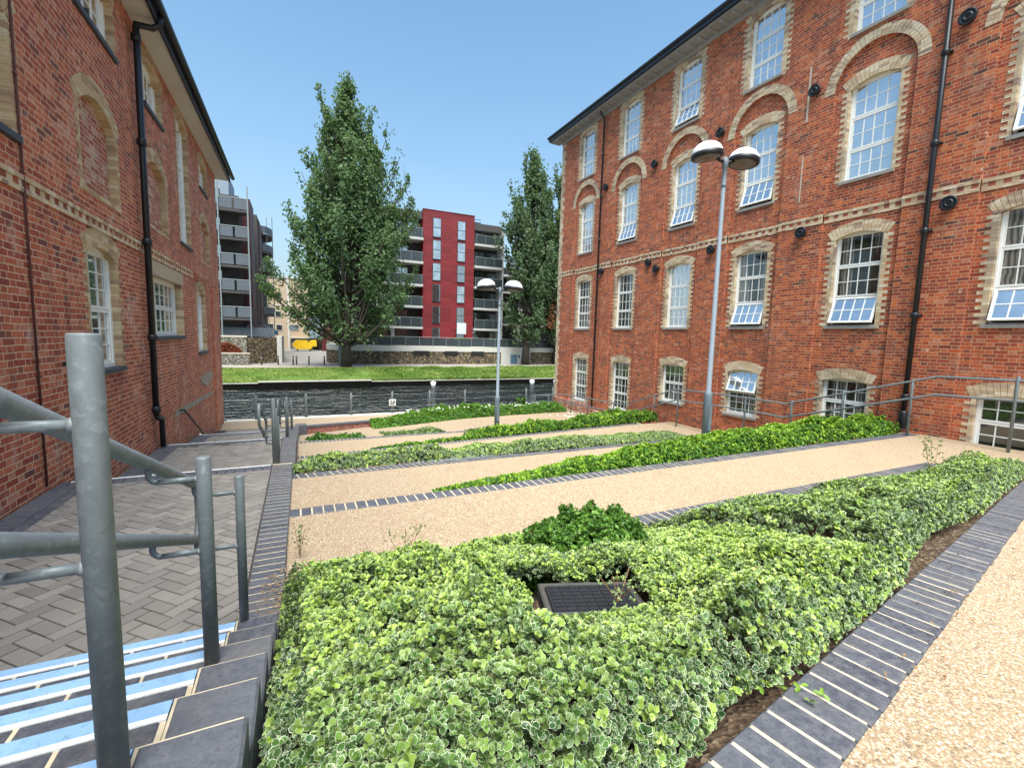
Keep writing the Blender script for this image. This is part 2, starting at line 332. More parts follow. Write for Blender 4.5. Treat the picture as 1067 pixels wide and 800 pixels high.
def scatter(name, P, N, S, mat, templates, parent=None, lime=None, dark=None):
    """many copies of small leaf clusters in one mesh; P positions, N up directions, S scales, lime 0..1 per cluster"""
    n = len(P); ti = rng.integers(0, len(templates), n)
    if lime is None: lime = rng.random(n)**2
    if dark is None: dark = np.ones(n)
    co = []; cols = []; lv = []; ls = []; base = 0
    for k, (TV, TF, TE, TG) in enumerate(templates):
        idx = np.nonzero(ti == k)[0]
        if not len(idx): continue
        z = N[idx]/np.linalg.norm(N[idx], axis=1)[:, None]
        a = rng.normal(size=z.shape); x = np.cross(a, z); x /= np.linalg.norm(x, axis=1)[:, None]+1e-9; y = np.cross(z, x)
        Rm = np.stack([x, y, z], axis=2)
        v = np.einsum('nij,mj->nmi', Rm, TV)*S[idx][:, None, None] + P[idx][:, None, :]
        m = len(TV); co.append(v.reshape(-1, 3))
        g = (TG[None, :] + rng.random((len(idx), 1))) % 1.0
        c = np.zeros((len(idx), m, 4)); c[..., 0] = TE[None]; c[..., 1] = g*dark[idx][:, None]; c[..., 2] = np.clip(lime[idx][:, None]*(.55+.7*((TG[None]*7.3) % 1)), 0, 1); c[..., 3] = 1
        cols.append(c.reshape(-1, 4))
        fl = np.array([q for f in TF for q in f]); fs = np.array([len(f) for f in TF])
        lv.append((fl[None, :] + (np.arange(len(idx))*m)[:, None] + base).reshape(-1)); ls.append(np.tile(fs, len(idx))); base += len(idx)*m
    co = np.vstack(co).astype(np.float32); cols = np.vstack(cols).astype(np.float32); lv = np.concatenate(lv).astype(np.int32); ls = np.concatenate(ls).astype(np.int32)
    if parent is not None: co = co - np.array(org(parent), dtype=np.float32)[None]
    me = bpy.data.meshes.new(name); me.vertices.add(len(co)); me.vertices.foreach_set('co', co.reshape(-1))
    me.loops.add(len(lv)); me.loops.foreach_set('vertex_index', lv); me.polygons.add(len(ls))
    st = np.zeros(len(ls), np.int32); st[1:] = np.cumsum(ls)[:-1]; me.polygons.foreach_set('loop_start', st); me.polygons.foreach_set('loop_total', ls)
    ca = me.color_attributes.new('Col', 'FLOAT_COLOR', 'POINT'); ca.data.foreach_set('color', cols.reshape(-1))
    me.update(calc_edges=True)
    return link_mesh(name, me, mat, parent)
rr = random.Random(3)
T_VAR = [rosette(6, 1, .80, rr) for _ in range(6)]
T_HED = [rosette(6, 1, .75, rr) for _ in range(5)]
T_LOW = [rosette(6, 1, .7, rr, True) for _ in range(6)]
T_TREE = [rosette(5, 1, .8, rr, True) for _ in range(6)]

# value noise in numpy
_tab = rng.random((64, 64))
def vn(x, y, s):
    x = np.asarray(x)*s+100; y = np.asarray(y)*s+100; xi = np.floor(x).astype(int); yi = np.floor(y).astype(int); fx = x-xi; fy = y-yi
    fx = fx*fx*(3-2*fx); fy = fy*fy*(3-2*fy); t = lambda i, j: _tab[i % 64, j % 64]
    return (t(xi, yi)*(1-fx)+t(xi+1, yi)*fx)*(1-fy)+(t(xi, yi+1)*(1-fx)+t(xi+1, yi+1)*fx)*fy

def planting(name, x0, x1, fN, fF, zN, zF, H, dens, size, mat, temps, label=None, cat=None, kind='stuff', edge=.22, mask=None, limef=None, parent=None, layers=3, over=0.0, size_fn=None):
    """canopy of leaf clusters over a bed between the near line fN(x) and far line fF(x); soil z runs from zN to zF"""
    A = (x1-x0)*2.5; n = int(dens*A*3)
    X = rng.uniform(x0, x1, n); t = rng.uniform(-over, 1+over, n); yN = fN(X); yF = fF(X); w = yF-yN
    keep = (w > .03) & (rng.random(n) < np.clip(w/2.5, 0, 1)/1.0); X, t, yN, yF, w = X[keep], t[keep], yN[keep], yF[keep], w[keep]
    Y = yN+t*w; zs = zN(X)*(1-t)+zF(X)*t
    d = np.minimum(np.minimum(t, 1-t)*w, np.minimum(X-x0, x1-X)+.02); d = np.maximum(d+over*w, 0)
    h = H(X, Y)*np.sqrt(np.clip(1-(1-np.clip(d/edge, 0, 1))**2, 0, 1)) if True else 0
    h = h*(.62+.70*vn(X, Y, 1.9))*(.78+.44*vn(X, Y, 6.))
    q = rng.random(len(X))**1.6; side = d < edge
    zz = zs + h*np.where(side, rng.uniform(.15, 1, len(X)), 1-.45*q)
    dd = .5-t; N = np.stack([rng.normal(0, .35, len(X)), -np.sign(dd)*(d < edge)*1.1+rng.normal(0, .35, len(X)), np.ones(len(X))], 1)
    keep = h > .02
    if mask is not None: keep &= mask(X, Y)
    sx = size*(rng.uniform(.55, 1.25, len(X)))
    if size_fn is not None: sx = sx*size_fn(X, Y)
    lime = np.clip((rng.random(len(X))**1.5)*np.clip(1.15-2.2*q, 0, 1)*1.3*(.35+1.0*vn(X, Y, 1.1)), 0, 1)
    if limef is not None: lime = np.clip(lime*limef(X, Y), 0, 1)
    P = np.stack([X, Y, zz], 1)
    o = scatter(name, P[keep], N[keep], sx[keep], mat, temps, parent, lime[keep], np.clip(1.25-1.5*q, .1, 1)[keep])  # deeper clusters darker: older leaves, plus canopy shade put into the leaf colour
    if parent is None: tag(o, label, cat, kind=kind)
    return o

# ------------------------------------------------------------------ ground lines (world: camera is the origin, z up, y along the street to the river)
def zr1(x): return np.maximum(-1.08-.068*np.asarray(x, float), -1.9)
def fK0(x): return .575+.2015*np.asarray(x, float)
def zr2(x): return np.asarray(x, float)*0-1.92
def zr3(x): return -1.95-.0948*np.clip(np.asarray(x, float), 0, 11.1)
def fKB(x): return -zr3(x)*3.325
def zr4(x): return -3.12+.0108*np.clip(np.asarray(x, float), 0, 11.1)
def fKC(x): return 12.0+.045*np.clip(np.asarray(x, float), 0, 11.2)
def zr5(x): return -3.14-.0415*np.clip(np.asarray(x, float), 0, 11.1)
def fKD(x): return -zr5(x)*4.36+.10
XE = -.12
def pts(f, z, xs, dz=0, dy=0): return [(x, float(f(x))+dy, float(z(x))+dz) for x in xs]
def const(v): return lambda x: np.asarray(x, float)*0+v

# gravel surfaces
g = MB()
xs = list(np.linspace(-1.2, 12.6, 24))
g.strip([(x, -5, float(zr1(x))) for x in xs], [(x, float(min(fK0(x), 2.51)), float(zr1(x))) for x in xs], 1)
xr = list(np.linspace(9.6, 12.6, 8))
g.strip([(x, 2.51, float(zr1(x))) for x in xr], [(x, 3.7, -1.92) for x in xr], 4)
xs2 = list(np.linspace(XE, 12.6, 24))
g.strip([(x, 3.7, -1.92) for x in xs2], [(x, 5.03, -1.92) for x in xs2], 1)
g.strip([(x, 5.03, -1.924) for x in (11.3, 12.0, 12.6)], [(x, 5.5, -1.95) for x in (11.3, 12.0, 12.6)], 1)
# flat corner beside the stairs joins ramps two and three
def fR3n(x): return np.maximum(5.24, fKB(x)-1.42)
g.strip(pts(fR3n, zr3, xs2), pts(fKB, zr3, xs2), 1)
xr2 = list(np.linspace(11.0, 12.6, 6))
g.strip([(x, float(fKB(x)), float(zr3(x))) for x in xr2], [(x, float(fKC(x))-1.44, float(zr4(x))) for x in xr2], 3)
def fR4n(x): return np.minimum(fKC(x)-1.45, 20)
g.strip(pts(fR4n, zr4, xs2), pts(fKC, zr4, xs2), 1)
def fR5n(x): return np.where(np.asarray(x) < 1.2, fKC(x)+.22, fKC(x)+.22+(np.asarray(x)-1.2)*.19)
g.strip(pts(fR5n, zr5, xs2), pts(fKD, zr5, xs2), 1)
def fWl(x): return np.interp(x, [-.2, .16, 3.22, 5.96, 7.5, 12.6], [18.6, 18.69, 19.22, 19.95, 20.1, 20.1])
def zr6(x): return -3.93+.028*np.clip(np.asarray(x, float), 0, 11)
g.strip([(x, float(fKD(x))+.2, float(zr5(x))-.01 if x > 7 else float(zr5(x))-.02) for x in xs2], [(x, float(fWl(x)), float(zr6(x))) for x in xs2], 2)
o = tag(g.build('gravel_path', M['gravel']), kind='structure')
# river walk
w = MB()
w.strip([(x, 16.3, -3.5-.005*abs(x)) for x in (-2.65, -1.2, XE)], [(x, 20.75, -3.65) for x in (-2.65, -1.2, XE)], 2)
xw = list(np.linspace(XE, 12.6, 18))
w.strip([(x, float(fWl(x))+.1, -3.62) for x in xw], [(x, 20.75, -3.65) for x in xw], 1)
tag(w.build('river_walk', M['gravel']), kind='structure')
e = MB(); e.box(-60, -2.65, 20.5, 21.1, -5.6, -3.7); e.box(-2.65, 12.62, 20.75, 21.1, -5.6, -3.63, .02); e.box(12.62, 60, 20.5, 21.1, -5.6, -3.7)
tag(e.build('quay_edge', M['coping']), kind='structure')
# ground masses
gm = MB(); gm.box(-80, 80, -80, -5, -6, -1.12); gm.box(-1.2, 14, -5, -.1, -6, -2.2)
gm.box(-80, -2.9, -5, 20.5, -6, -3.9); gm.box(24, 80, -5, 20.5, -6, -2.2)
tag(gm.build('ground', M['concrete']), kind='structure')
fg = MB(); fg.strip([(-900, 46.8, -3.43), (900, 46.8, -3.43)], [(-900, 2200, -3.43), (900, 2200, -3.43)])
tag(fg.build('far_ground', simple('grey_tarmac', (.24, .225, .215), .9, 0, .15, .5)), kind='structure')

# soil beds
sb = MB()
def bed(x0, x1, fN, zN, fF, zF, n=30, rows=6, dz=-.06, skirt=True):
    X = list(np.linspace(x0, x1, n)); A = pts(fN, zN, X, dz); B = [(x, max(float(fF(x)), float(fN(x))+.001), float(zF(x))+dz) for x in X]
    sb.strip(A, B, rows)
bed(XE, 9.6, lambda x: fK0(x), zr1, const(3.5), const(-1.98), 40, 8)
bed(1.3, 12.6, const(5.24), const(-1.92), fR3n, zr3)
bed(XE, 11.0, lambda x: fKB(x)+.22, zr3, fR4n, zr4)
bed(1.2, 12.6, lambda x: fKC(x)+.22, zr4, fR5n, zr5)
tag(sb.build('soil_bed', M['soil']), kind='structure')
# skirts under the near edges so no gap shows from the side
sk = MB()
for f, z in ((lambda x: fKB(x)+.2, zr3), (lambda x: fK0(x)+.0, zr1)):
    X = list(np.linspace(XE, 11, 20)); sk.strip(pts(f, z, X, -.05), pts(f, z, X, -1.6))
tag(sk.build('planter_footing', M['joint']), kind='structure')

# ------------------------------------------------------------------ brick edgings
def edging(name, line, width, label, z_off=.0, side=1, pitch=.1125, thick=.1, group='blue brick edgings of the planters', taper=None):
    """row of blue bricks laid across the line; line = list of (x,y,z); bricks extend to +side of it"""
    P = [Vector(p) for p in line]; m = MB(); mo = MB(); d = 0; i = 0; acc = [0]
    for a, b in zip(P, P[1:]): acc.append(acc[-1]+(b-a).length)
    def at(s):
        s = min(max(s, 0), acc[-1]); k = max(j for j in range(len(acc)) if acc[j] <= s+1e-9); k = min(k, len(P)-2)
        return P[k].lerp(P[k+1], (s-acc[k])/(acc[k+1]-acc[k]))
    n = int(acc[-1]/pitch)
    for k in range(n):
        jj = random.uniform(.0042, .0062); a = at(k*pitch+jj); b = at((k+1)*pitch-jj); t = (b-a); hz = Vector((t.x, t.y, 0)).normalized(); nn = Vector((-hz.y, hz.x, 0))*side
        jz = random.uniform(-.002, .002)+z_off; wd = width+random.uniform(-.004, .004); bv = .006
        up = Vector((0, 0, 1)); a0 = a+up*jz; b0 = b+up*jz; a1 = a0+nn*wd; b1 = b0+nn*wd; dn = up*-thick
        ti = t.normalized()*bv; ni = nn*bv; dz = up*-bv
        vs = [a0+dn, b0+dn, b1+dn, a1+dn, a0+dz, b0+dz, b1+dz, a1+dz, a0+ti+ni, b0-ti+ni, b1-ti-ni, a1+ti-ni]
        fs = [(i, (i+1) % 4, (i+1) % 4+4, i+4) for i in range(4)] + [(i+4, (i+1) % 4+4, (i+1) % 4+8, i+8) for i in range(4)] + [(8, 9, 10, 11)]
        if side < 0: fs = [f[::-1] for f in fs]
        m.add(vs, fs)
    root = empty(name, line[0], label, 'brick edging', group)
    m.build('brick_row', M['blue'], root)
    A = [p+Vector((0, 0, z_off-.004)) for p in P]; nrm = []
    for k in range(len(P)):
        t = P[min(k+1, len(P)-1)]-P[max(k-1, 0)]; hz = Vector((t.x, t.y, 0)).normalized(); nrm.append(Vector((-hz.y, hz.x, 0))*side)
    B = [p+nq*(width-.008) for p, nq in zip(A, nrm)]; A = [p+nq*.008 for p, nq in zip(A, nrm)]
    mo.strip(A, B); mo.strip([p+Vector((0, 0, -thick)) for p in A], A); mo.strip(B, [p+Vector((0, 0, -thick)) for p in B])
    mo.build('mortar_bed', M['mortar'], root)
    return root
xk = list(np.linspace(-.1, 9.6, 26))
edging('brick_edging', pts(fK0, zr1, xk, .012), .215, 'wide dark brick edging between the front gravel path and the big variegated bed', 0, -1, thick=.25)
edging('brick_edging', pts(const(3.5), zr2, list(np.linspace(-.1, 9.6, 26)), .008), .215, 'dark brick edging along the back of the big variegated bed beside the dome shrub')
edging('brick_edging', pts(const(5.03), zr2, list(np.linspace(XE, 12.5, 26)), .008), .215, 'dark brick edging in front of the bright green hedge that holds the tall lamp')
edging('brick_edging', pts(fKB, zr3, list(np.linspace(XE, 11.2, 26)), .008), .215, 'dark brick edging in front of the long pale variegated bed in mid slope')
edging('brick_edging', pts(fKC, zr4, list(np.linspace(XE, 11.2, 26)), .008), .215, 'dark brick edging in front of the white-flowered hedge of mid slope')
edging('brick_edging', pts(fKD, zr5, list(np.linspace(XE, 10.5, 20)), .008), .215, 'dark brick edging nearest the river wall, in front of the small dark clump')

# ------------------------------------------------------------------ stairs and landings
RIS = .147; TR = .34; Y0 = 2.91; Z1 = -1.70
# profile of the flight surface: list of (y_start, y_end, z_start, z_end)
TREADS = []
for k in range(6): TREADS.append((Y0-(k+1)*TR, Y0-k*TR, Z1+k*RIS, Z1+k*RIS))
zt = Z1+6*RIS
stair = empty('staircase', (-1.4, 2.0, -1.85), 'near flight of dark brick steps with pale blue and white nosings', 'stairs')
sm = MB(); mm = MB(); XL = -2.62; XR = -.36
def tread_bricks(m, y0, y1, z, x0=XL, x1=XR, pitch=.225, rows=1, off=0):
    dy = (y1-y0)/rows
    for r in range(rows):
        x = x0+(off*r) % pitch
        while x < x1-.03:
            m.box(x+.005, min(x+pitch-.005, x1-.005), y0+r*dy+.004, y0+(r+1)*dy-.004, z-RIS+.004, z+random.uniform(-.001, .001), .005); x += pitch
for (a, b, z, _) in TREADS:
    tread_bricks(sm, a, b, z, rows=1); mm.box(XL, XR, a, b-.004, z-RIS, z-.004)
sm.box(XL, XR, -4, Y0-6*TR-.01, zt-.3, zt); mm.box(XL, XR-.01, -4, Y0-.02, -3, zt-6*RIS-.02)
sm.build('brick_steps', M['blue'], stair); mm.build('mortar_bed', M['mortar'], stair)
for k, (a, b, z, _) in enumerate(TREADS+[(0, Y0-6*TR, zt, zt)]):
    q = MB(); q.box(XL, XR+.0, b-.052, b+.002, z-.01, z+.004); nb = q.build('nosing_strip', M['nose_blue'], stair); nb['label'] = 'pale blue strip along a step edge'
    q = MB(); q.box(XL, XR+.0, b-.074, b-.0525, z-.01, z+.0042); q.build('contrast_strip', M['nose_white'], stair)
# landings (y0,z0)->(y1,z1) and short hidden flights between them
LAND = [(Y0, 7.1, -1.847, -1.90, 3), (8.12, 11.55, -2.34, -2.47, 3), (12.57, 15.1, -2.91, -3.0, 3)]
def herring(y0, y1, z0, z1, x0, x1):
    m = MB(); L, W, gp = .2, .1, .0042
    zf = lambda y: z0+(z1-z0)*(y-y0)/(y1-y0)
    c, s = math.cos(R_(45)), math.sin(R_(45))
    def clip(poly, ax, v, sg):
        out = []
        for i in range(len(poly)):
            p, q = poly[i], poly[(i+1) % len(poly)]; dp, dq = sg*(p[ax]-v), sg*(q[ax]-v)
            if dp >= 0: out.append(p)
            if dp*dq < 0: t = dp/(dp-dq); out.append((p[0]+t*(q[0]-p[0]), p[1]+t*(q[1]-p[1])))
        return out
    R = int(max(y1-y0, x1-x0)/W)+8; cx, cy = (x0+x1)/2, (y0+y1)/2
    for i in range(-R, R):
        for j in range(-R, R):
            # herringbone lattice: period vectors (W,W) and (2L... ) laid out in units of W
            for kind in (0, 1):
                bx = i*W+j*2*W; by = i*W-j*2*W
                if kind == 0: r = (bx, by, bx+L, by+W)
                else: r = (bx+0, by+W, bx+W, by+W+L)
                px = [(r[0]+gp, r[1]+gp), (r[2]-gp, r[1]+gp), (r[2]-gp, r[3]-gp), (r[0]+gp, r[3]-gp)]
                px = [(cx+(a*c-b*s), cy+(a*s+b*c)) for a, b in px]
                if max(p[0] for p in px) < x0 or min(p[0] for p in px) > x1 or max(p[1] for p in px) < y0 or min(p[1] for p in px) > y1: continue
                for ax, v, sg in ((0, x0, 1), (0, x1, -1), (1, y0, 1), (1, y1, -1)):
                    if px: px = clip(px, ax, v, sg)
                if len(px) < 3: continue
                jz = random.uniform(-.0015, .0015); n = len(px); mx = sum(p[0] for p in px)/n; my = sum(p[1] for p in px)/n
                top = [(mx+(p[0]-mx)*.97, my+(p[1]-my)*.97, zf(p[1])+jz) for p in px]; bot = [(p[0], p[1], zf(p[1])-.004+jz) for p in px]; b3 = [(p[0], p[1], zf(p[1])-.012) for p in px]
                m.add(top+bot+b3, [tuple(range(n))]+[(n+k, n+(k+1) % n, (k+1) % n, k) for k in range(n)]+[(2*n+k, 2*n+(k+1) % n, n+(k+1) % n, n+k) for k in range(n)])
    return m
lb = MB(); land = MB()
for (a, b, za, zb, ns) in LAND:
    h = herring(a+.12, b-.25, za, zb, XL+.33, XR-.012); land.add(h.v, h.f); lb.strip([(XL, a, za-.010), (XR, a, za-.010)], [(XL, b, zb-.010), (XR, b, zb-.010)])
h = herring(16.15, 18.2, -3.44, -3.5, XL+.33, XR-.012); land.add(h.v, h.f); lb.strip([(XL, 16.0, -3.45), (XR, 16.0, -3.45)], [(XL, 18.3, -3.51), (XR, 18.3, -3.51)])
tag(land.build('paved_landing', M['paver']), kind='structure'); tag(lb.build('landing_bed', M['joint']), kind='structure')
# dark brick borders beside the wall, at the landing edges and the lower flights
for idx, (a, b, za, zb, ns) in enumerate(LAND):
    zf = lambda y: za+(zb-za)*(y-a)/(b-a)
    m = MB(); y = a+.12
    while y < b-.3:
        m.box(XL, XL+.215, y+.004, y+.10, zf(y)-.06, zf(y)+.002, .005); m.box(XL+.222, XL+.325, y+.004, y+.10, zf(y)-.06, zf(y)+.002, .005); y += .1075
    x = XL
    while x < XR-.02:
        x2 = min(x+.102, XR-.005); m.box(x+.004, x2, b-.235, b, zb-.15, zb+.003, .005)
        m.box(x+.004, x2, a, a+.11, za-.06, za+.001, .005); x += .1075
    names = ['first landing from the near steps', 'second landing down', 'third landing, nearest the river']
    r = empty('landing_border', (-1.4, b, zb), 'dark brick border with white edge strip on the '+names[idx], 'brick edging')
    m.build('border_bricks', M['blue'], r)
    q = MB(); q.box(XL+.1, XR-.02, b-.03, b+.004, zb-.02, zb+.007); q.build('edge_strip', M['nose_white'], r)
    fl = MB(); mo = MB()
    for k in range(1, ns+1):
        yy = b+(k-1)*TR
        tread_bricks(fl, yy, yy+TR, zb-k*RIS); mo.box(XL, XR, yy, yy+TR, zb-k*RIS-.3, zb-k*RIS-.005)
    fl.build('lower_steps', M['blue'], r); mo.build('mortar_bed', M['mortar'], r)
# stepped side kerb of the stairs
side = empty('stair_kerb', (-.24, 5, -1.9), 'long dark brick kerb stepping down beside the stairs to the river walk', 'kerb')
m = MB(); mo = MB(); KX0, KX1 = -.355, -.13
def kx(y): return KX1+ (y-3)*.0075 if y > 3 else KX1
for (a, b, z, _) in TREADS+[(-.6, Y0-6*TR, zt, zt)]:
    y = a
    nb = 1 if b-a < .5 else 5
    for q in range(nb):
        ya, yb = a+(b-a)*q/nb, a+(b-a)*(q+1)/nb
        m.box(KX0+.006, KX1+.0, ya+.006, yb-.004, z-.12, z+.012, .008)
    mo.box(KX0, KX1-.01, a, b, z-2.2, z+.006)
yy = Y0+.01; prof = [(Y0, -1.84)]
for (a, b, za, zb, ns) in LAND:
    prof += [(b, zb+.01), (b+ns*TR, zb-(ns+0)*RIS+.0)]
prof += [(18.3, -3.5)]
py = [p[0] for p in prof]; pz = [p[1] for p in prof]
while yy < 18.2:
    z = float(np.interp(yy, py, pz)); z2 = float(np.interp(yy+.11, py, pz)); x1 = kx(yy)+.0
    m.add([(KX0-.0, yy+.004, z-.1), (x1, yy+.004, z-.1), (x1, yy+.099, z2-.1), (KX0, yy+.099, z2-.1), (KX0, yy+.004, z+.008), (x1, yy+.004, z+.008), (x1, yy+.099, z2+.008), (KX0, yy+.099, z2+.008)],
          [(4, 5, 6, 7), (0, 1, 5, 4), (1, 2, 6, 5), (2, 3, 7, 6), (3, 0, 4, 7)])
    yy += .1075
ys = list(np.linspace(Y0, 18.25, 60))
mo.strip([(KX0+.004, y, float(np.interp(y, py, pz))+.0065) for y in ys], [(kx(y)-.004, y, float(np.interp(y, py, pz))+.0065) for y in ys])
mo.strip([(kx(y)-.004, y, float(np.interp(y, py, pz))+.003) for y in ys], [(kx(y)-.004, y, -4.6) for y in ys])
m.build('kerb_bricks', M['blue'], side); mo.build('mortar_core', M['mortar'], side)
f = MB()
ys2 = list(np.linspace(-.6, 18.25, 80)); zz_ = [float(np.interp(y, [-.6, Y0-6*TR, Y0]+py, [zt, zt, Z1]+pz))-.1 for y in ys2]
f.strip([(kx(y)-.001, y, z) for y, z in zip(ys2, zz_)], [(kx(y)-.001, y, -4.6) for y in ys2]); f.build('side_face', M['blue'], side)
sp = MB(); c0 = (-.17, 3.3)
for q_ in range(420):
    a_ = random.uniform(0, 2*PI); r_ = random.random()**.7; px_ = c0[0]+.14*r_*math.cos(a_)*random.uniform(.8, 1.2)+.03; py_ = c0[1]+.5*r_*math.sin(a_); e_ = random.uniform(.004, .012); zq = -1.836+.012*(1-r_)*random.random()
    sp.add([(px_-e_, py_, zq), (px_, py_-e_, zq), (px_+e_, py_+e_*.4, zq), (px_, py_+e_, zq), (px_, py_, zq+e_*.8)], [(0, 1, 4), (1, 2, 4), (2, 3, 4), (3, 0, 4)])
tag(sp.build('spilled_soil', M['mud'], None, True), 'pale heap of soil spilled over the stair kerb by the leaves', 'soil', kind='stuff')

# ------------------------------------------------------------------ handrails
def arc(c, a, b, r, t0, t1, n=8):
    c = Vector(c); a = Vector(a); b = Vector(b)
    return [c+a*r*math.cos(t0+(t1-t0)*i/n)+b*r*math.sin(t0+(t1-t0)*i/n) for i in range(n+1)]
def post(root, x, y, zb, h, r=.03, name='post'):
    m = MB(); m.lathe((x, y, zb), [(r, 0), (r, h-.004), (r*.93, h), (.001, h+.001)], 20)
    p = m.build(name, M['galv'], root, True)
    for pl in p.data.polygons: pl.use_smooth = len(pl.vertices) == 4
    return p
def bracket(root, x, y, zr, off, zpost, r=.011):
    m = MB(); m.tube([(x-.03, y, zpost), (x-off+.03, y, zpost)]+[tuple(p) for p in arc((x-off+.03, y, zpost+.03), (0, 0, -1), (-1, 0, 0), .03, 0, PI/2, 5)]+[(x-off, y, zr)], r, 10)
    m.build('bracket', M['galv'], root, True)
sl = -RIS/TR
hr = empty('stair_handrail', (-.4, 1.1, -.95), 'galvanised steel handrail with thick posts on the near brick steps', 'handrail')
xr_ = -.53
# upper rail line z = -.15 + (y-1.22)*slope
def rail_up(y): return -.155+(y-1.22)*(-.409)
def rail_lo(y): return -.43+(y-1.18)*(-.425)
ye = 2.95
U0, L0 = (xr_, -.3, rail_up(-.3)), (xr_, -.3, rail_lo(-.3))
def looprail(root, y0, zu0, zl0, y1, zu1, zl1, x, r=.0255, close0=False):
    P = []
    hz = (zu1-zl1)/2; cz = (zu1+zl1)/2
    P += [(x, y0, zu0), (x, y1, zu1)]
    for i in range(1, 10):
        t = PI/2-PI*i/9; P.append((x, y1+.09*math.cos(t), cz+hz*math.sin(t)))
    P += [(x, y0, zl0)]
    if close0:
        hz0 = (zu0-zl0)/2; cz0 = (zu0+zl0)/2
        for i in range(1, 10):
            t = -PI/2-PI*i/9; P.append((x, y0+.09*math.cos(t), cz0+hz0*math.sin(t)))
    m = MB(); m.tube(P, r, 14); return m.build('rail', M['galv'], root, True)
looprail(hr, -.3, rail_up(-.3), rail_lo(-.3), ye, rail_up(ye), rail_lo(ye), xr_)
post(hr, -.365, 1.12, -.97, .955, .0262); post(hr, -.352, 2.12, -1.41, .90, .0275); post(hr, -.315, 2.9, -1.70, .88, .0245)
for x, y, z in ((-.365, 1.12, -.965), (-.352, 2.12, -1.405), (-.315, 2.9, -1.692)):
    for zz in (rail_up(y)-.075, rail_lo(y)-.07):
        m = MB(); m.lathe((x-.024, y, zz), [(.014, -.006), (.017, 0), (.014, .008), (.008, .010)], 12, Matrix.Rotation(-PI/2, 3, 'Y')); m.build('weld', M['galv'], hr, True)
for x, y in ((-.365, 1.12), (-.352, 2.12), (-.315, 2.9)):
    bracket(hr, x, y, rail_up(y)-.02, x-xr_, rail_up(y)-.075); bracket(hr, x, y, rail_lo(y)-.02, x-xr_, rail_lo(y)-.07)
# lower handrails beside each hidden flight
def lower_rail(label, ya, za, yb, zb, x):
    r = empty('stair_handrail', (x, ya, za), label, 'handrail')
    looprail(r, ya-.05, za+.88, za+.58, yb+.05, zb+.88, zb+.58, x-.17, .02, True)
    for y, z in ((ya, za), ((ya+yb)/2, (za+zb)/2), (yb, zb)):
        post(r, x, y, z, .95, .027); bracket(r, x, y, z+.86, .17, z+.8); bracket(r, x, y, z+.56, .17, z+.5)
    return r
lower_rail('middle steel handrail between the first and second paved landings', 7.1, -1.9, 8.3, -2.36, -.33)
lower_rail('far steel handrail between the second and third paved landings', 11.6, -2.47, 12.7, -2.95, -.27)
lower_rail('lowest steel handrail, beside the steps onto the river walk', 15.1, -3.0, 16.2, -3.46, -.22)
wr = empty('wall_handrail', (-2.6, 13.4, -2.0), 'short thin dark handrail fixed to the left brick wall', 'handrail')
m = MB(); m.tube([(-2.65, 13.3, -2.0), (-2.56, 13.36, -2.0), (-2.56, 15.6, -3.04), (-2.65, 15.66, -3.06)], .021, 8); m.build('rail', M['black'], wr, True)
m = MB(); m.tube([(-2.63, 15.6, -3.05), (-2.63, 15.55, -3.45)], .03, 8); m.build('pipe', M['white'], wr, True)

# guard rail along the right building
gr = empty('guard_rail', (12.1, 10, -2.6), 'long galvanised guard rail zigzagging along the foot of the right brick building', 'railing')
up = [(12.1, -1, -.5), (12.1, 3.4, -.55), (12.1, 4.68, -.58), (12.1, 7.32, -1.44), (12.1, 7.88, -1.62), (12.1, 9.6, -1.62), (12.1, 11.8, -1.67), (12.1, 14.5, -2.6), (12.1, 14.95, -2.67), (12.1, 18.0, -2.74), (12.1, 19.1, -2.79), (11.7, 20.4, -2.95), (11.0, 20.55, -3.0)]
lo = [(x, y, z-.38) for x, y, z in up]
for L in (up, lo):
    m = MB(); m.tube(L, .024, 8); m.build('rail', M['galv'], gr, True)
for (x, y, zt_, zb_) in [(12.1, 2.0, -.45, -1.9), (12.1, 3.52, -.47, -1.92), (12.1, 5.1, -.68, -1.95), (12.1, 6.45, -1.1, -2.2), (12.1, 7.7, -1.5, -2.6), (12.1, 9.1, -1.58, -2.9), (12.1, 11.75, -1.62, -3.02), (12.1, 12.9, -2.0, -3.05), (12.1, 15.3, -2.62, -3.6), (12.1, 17.2, -2.68, -3.65), (12.1, 18.6, -2.72, -3.65), (11.75, 20.2, -2.9, -3.65), (11.1, 20.5, -2.95, -3.65)]:
    post(gr, x, y, zb_, zt_-zb_, .027)

# ------------------------------------------------------------------ river fence posts
fence_x = [-1.6, .27, 2.08, 3.87, 5.62, 7.39, 9.1, 10.78, 12.4]
nm = ['post nearest the left building', 'post behind the middle stair handrail', 'post left of the one with the white sign', 'post carrying the white sign', 'post right of the one with the white sign', 'post left of the small lamp', 'post right of the small lamp', 'post left of the guard rail end', 'post at the right building corner']
p0 = empty('fence_post', (fence_x[0], 20.88, -3.63), 'grey river fence '+nm[0], 'fence post', 'posts of the wire fence on the river edge')
m = MB(); m.lathe((fence_x[0], 20.88, -3.63), [(.045, 0), (.045, .96), (.03, .99), (.001, .995)], 12); m.build('tube', M['galv'], p0, True)
m = MB(); m.lathe((fence_x[0], 20.88, -3.63), [(.08, 0), (.08, .015), (.03, .016)], 12); m.build('base_plate', M['galv'], p0)
for x, l in zip(fence_x[1:], nm[1:]): dup(p0, (x, 20.88, -3.63), 'grey river fence '+l)
m = MB()
for h in (.3, .6, .88):
    P = []
    for a, b in zip(fence_x, fence_x[1:]):
        for k in range(6): t = k/6; P.append((a+(b-a)*t, 20.88, -3.63+h-.03*math.sin(PI*t)))
    m.tube(P+[(fence_x[-1], 20.88, -3.63+h)], .0045, 6)
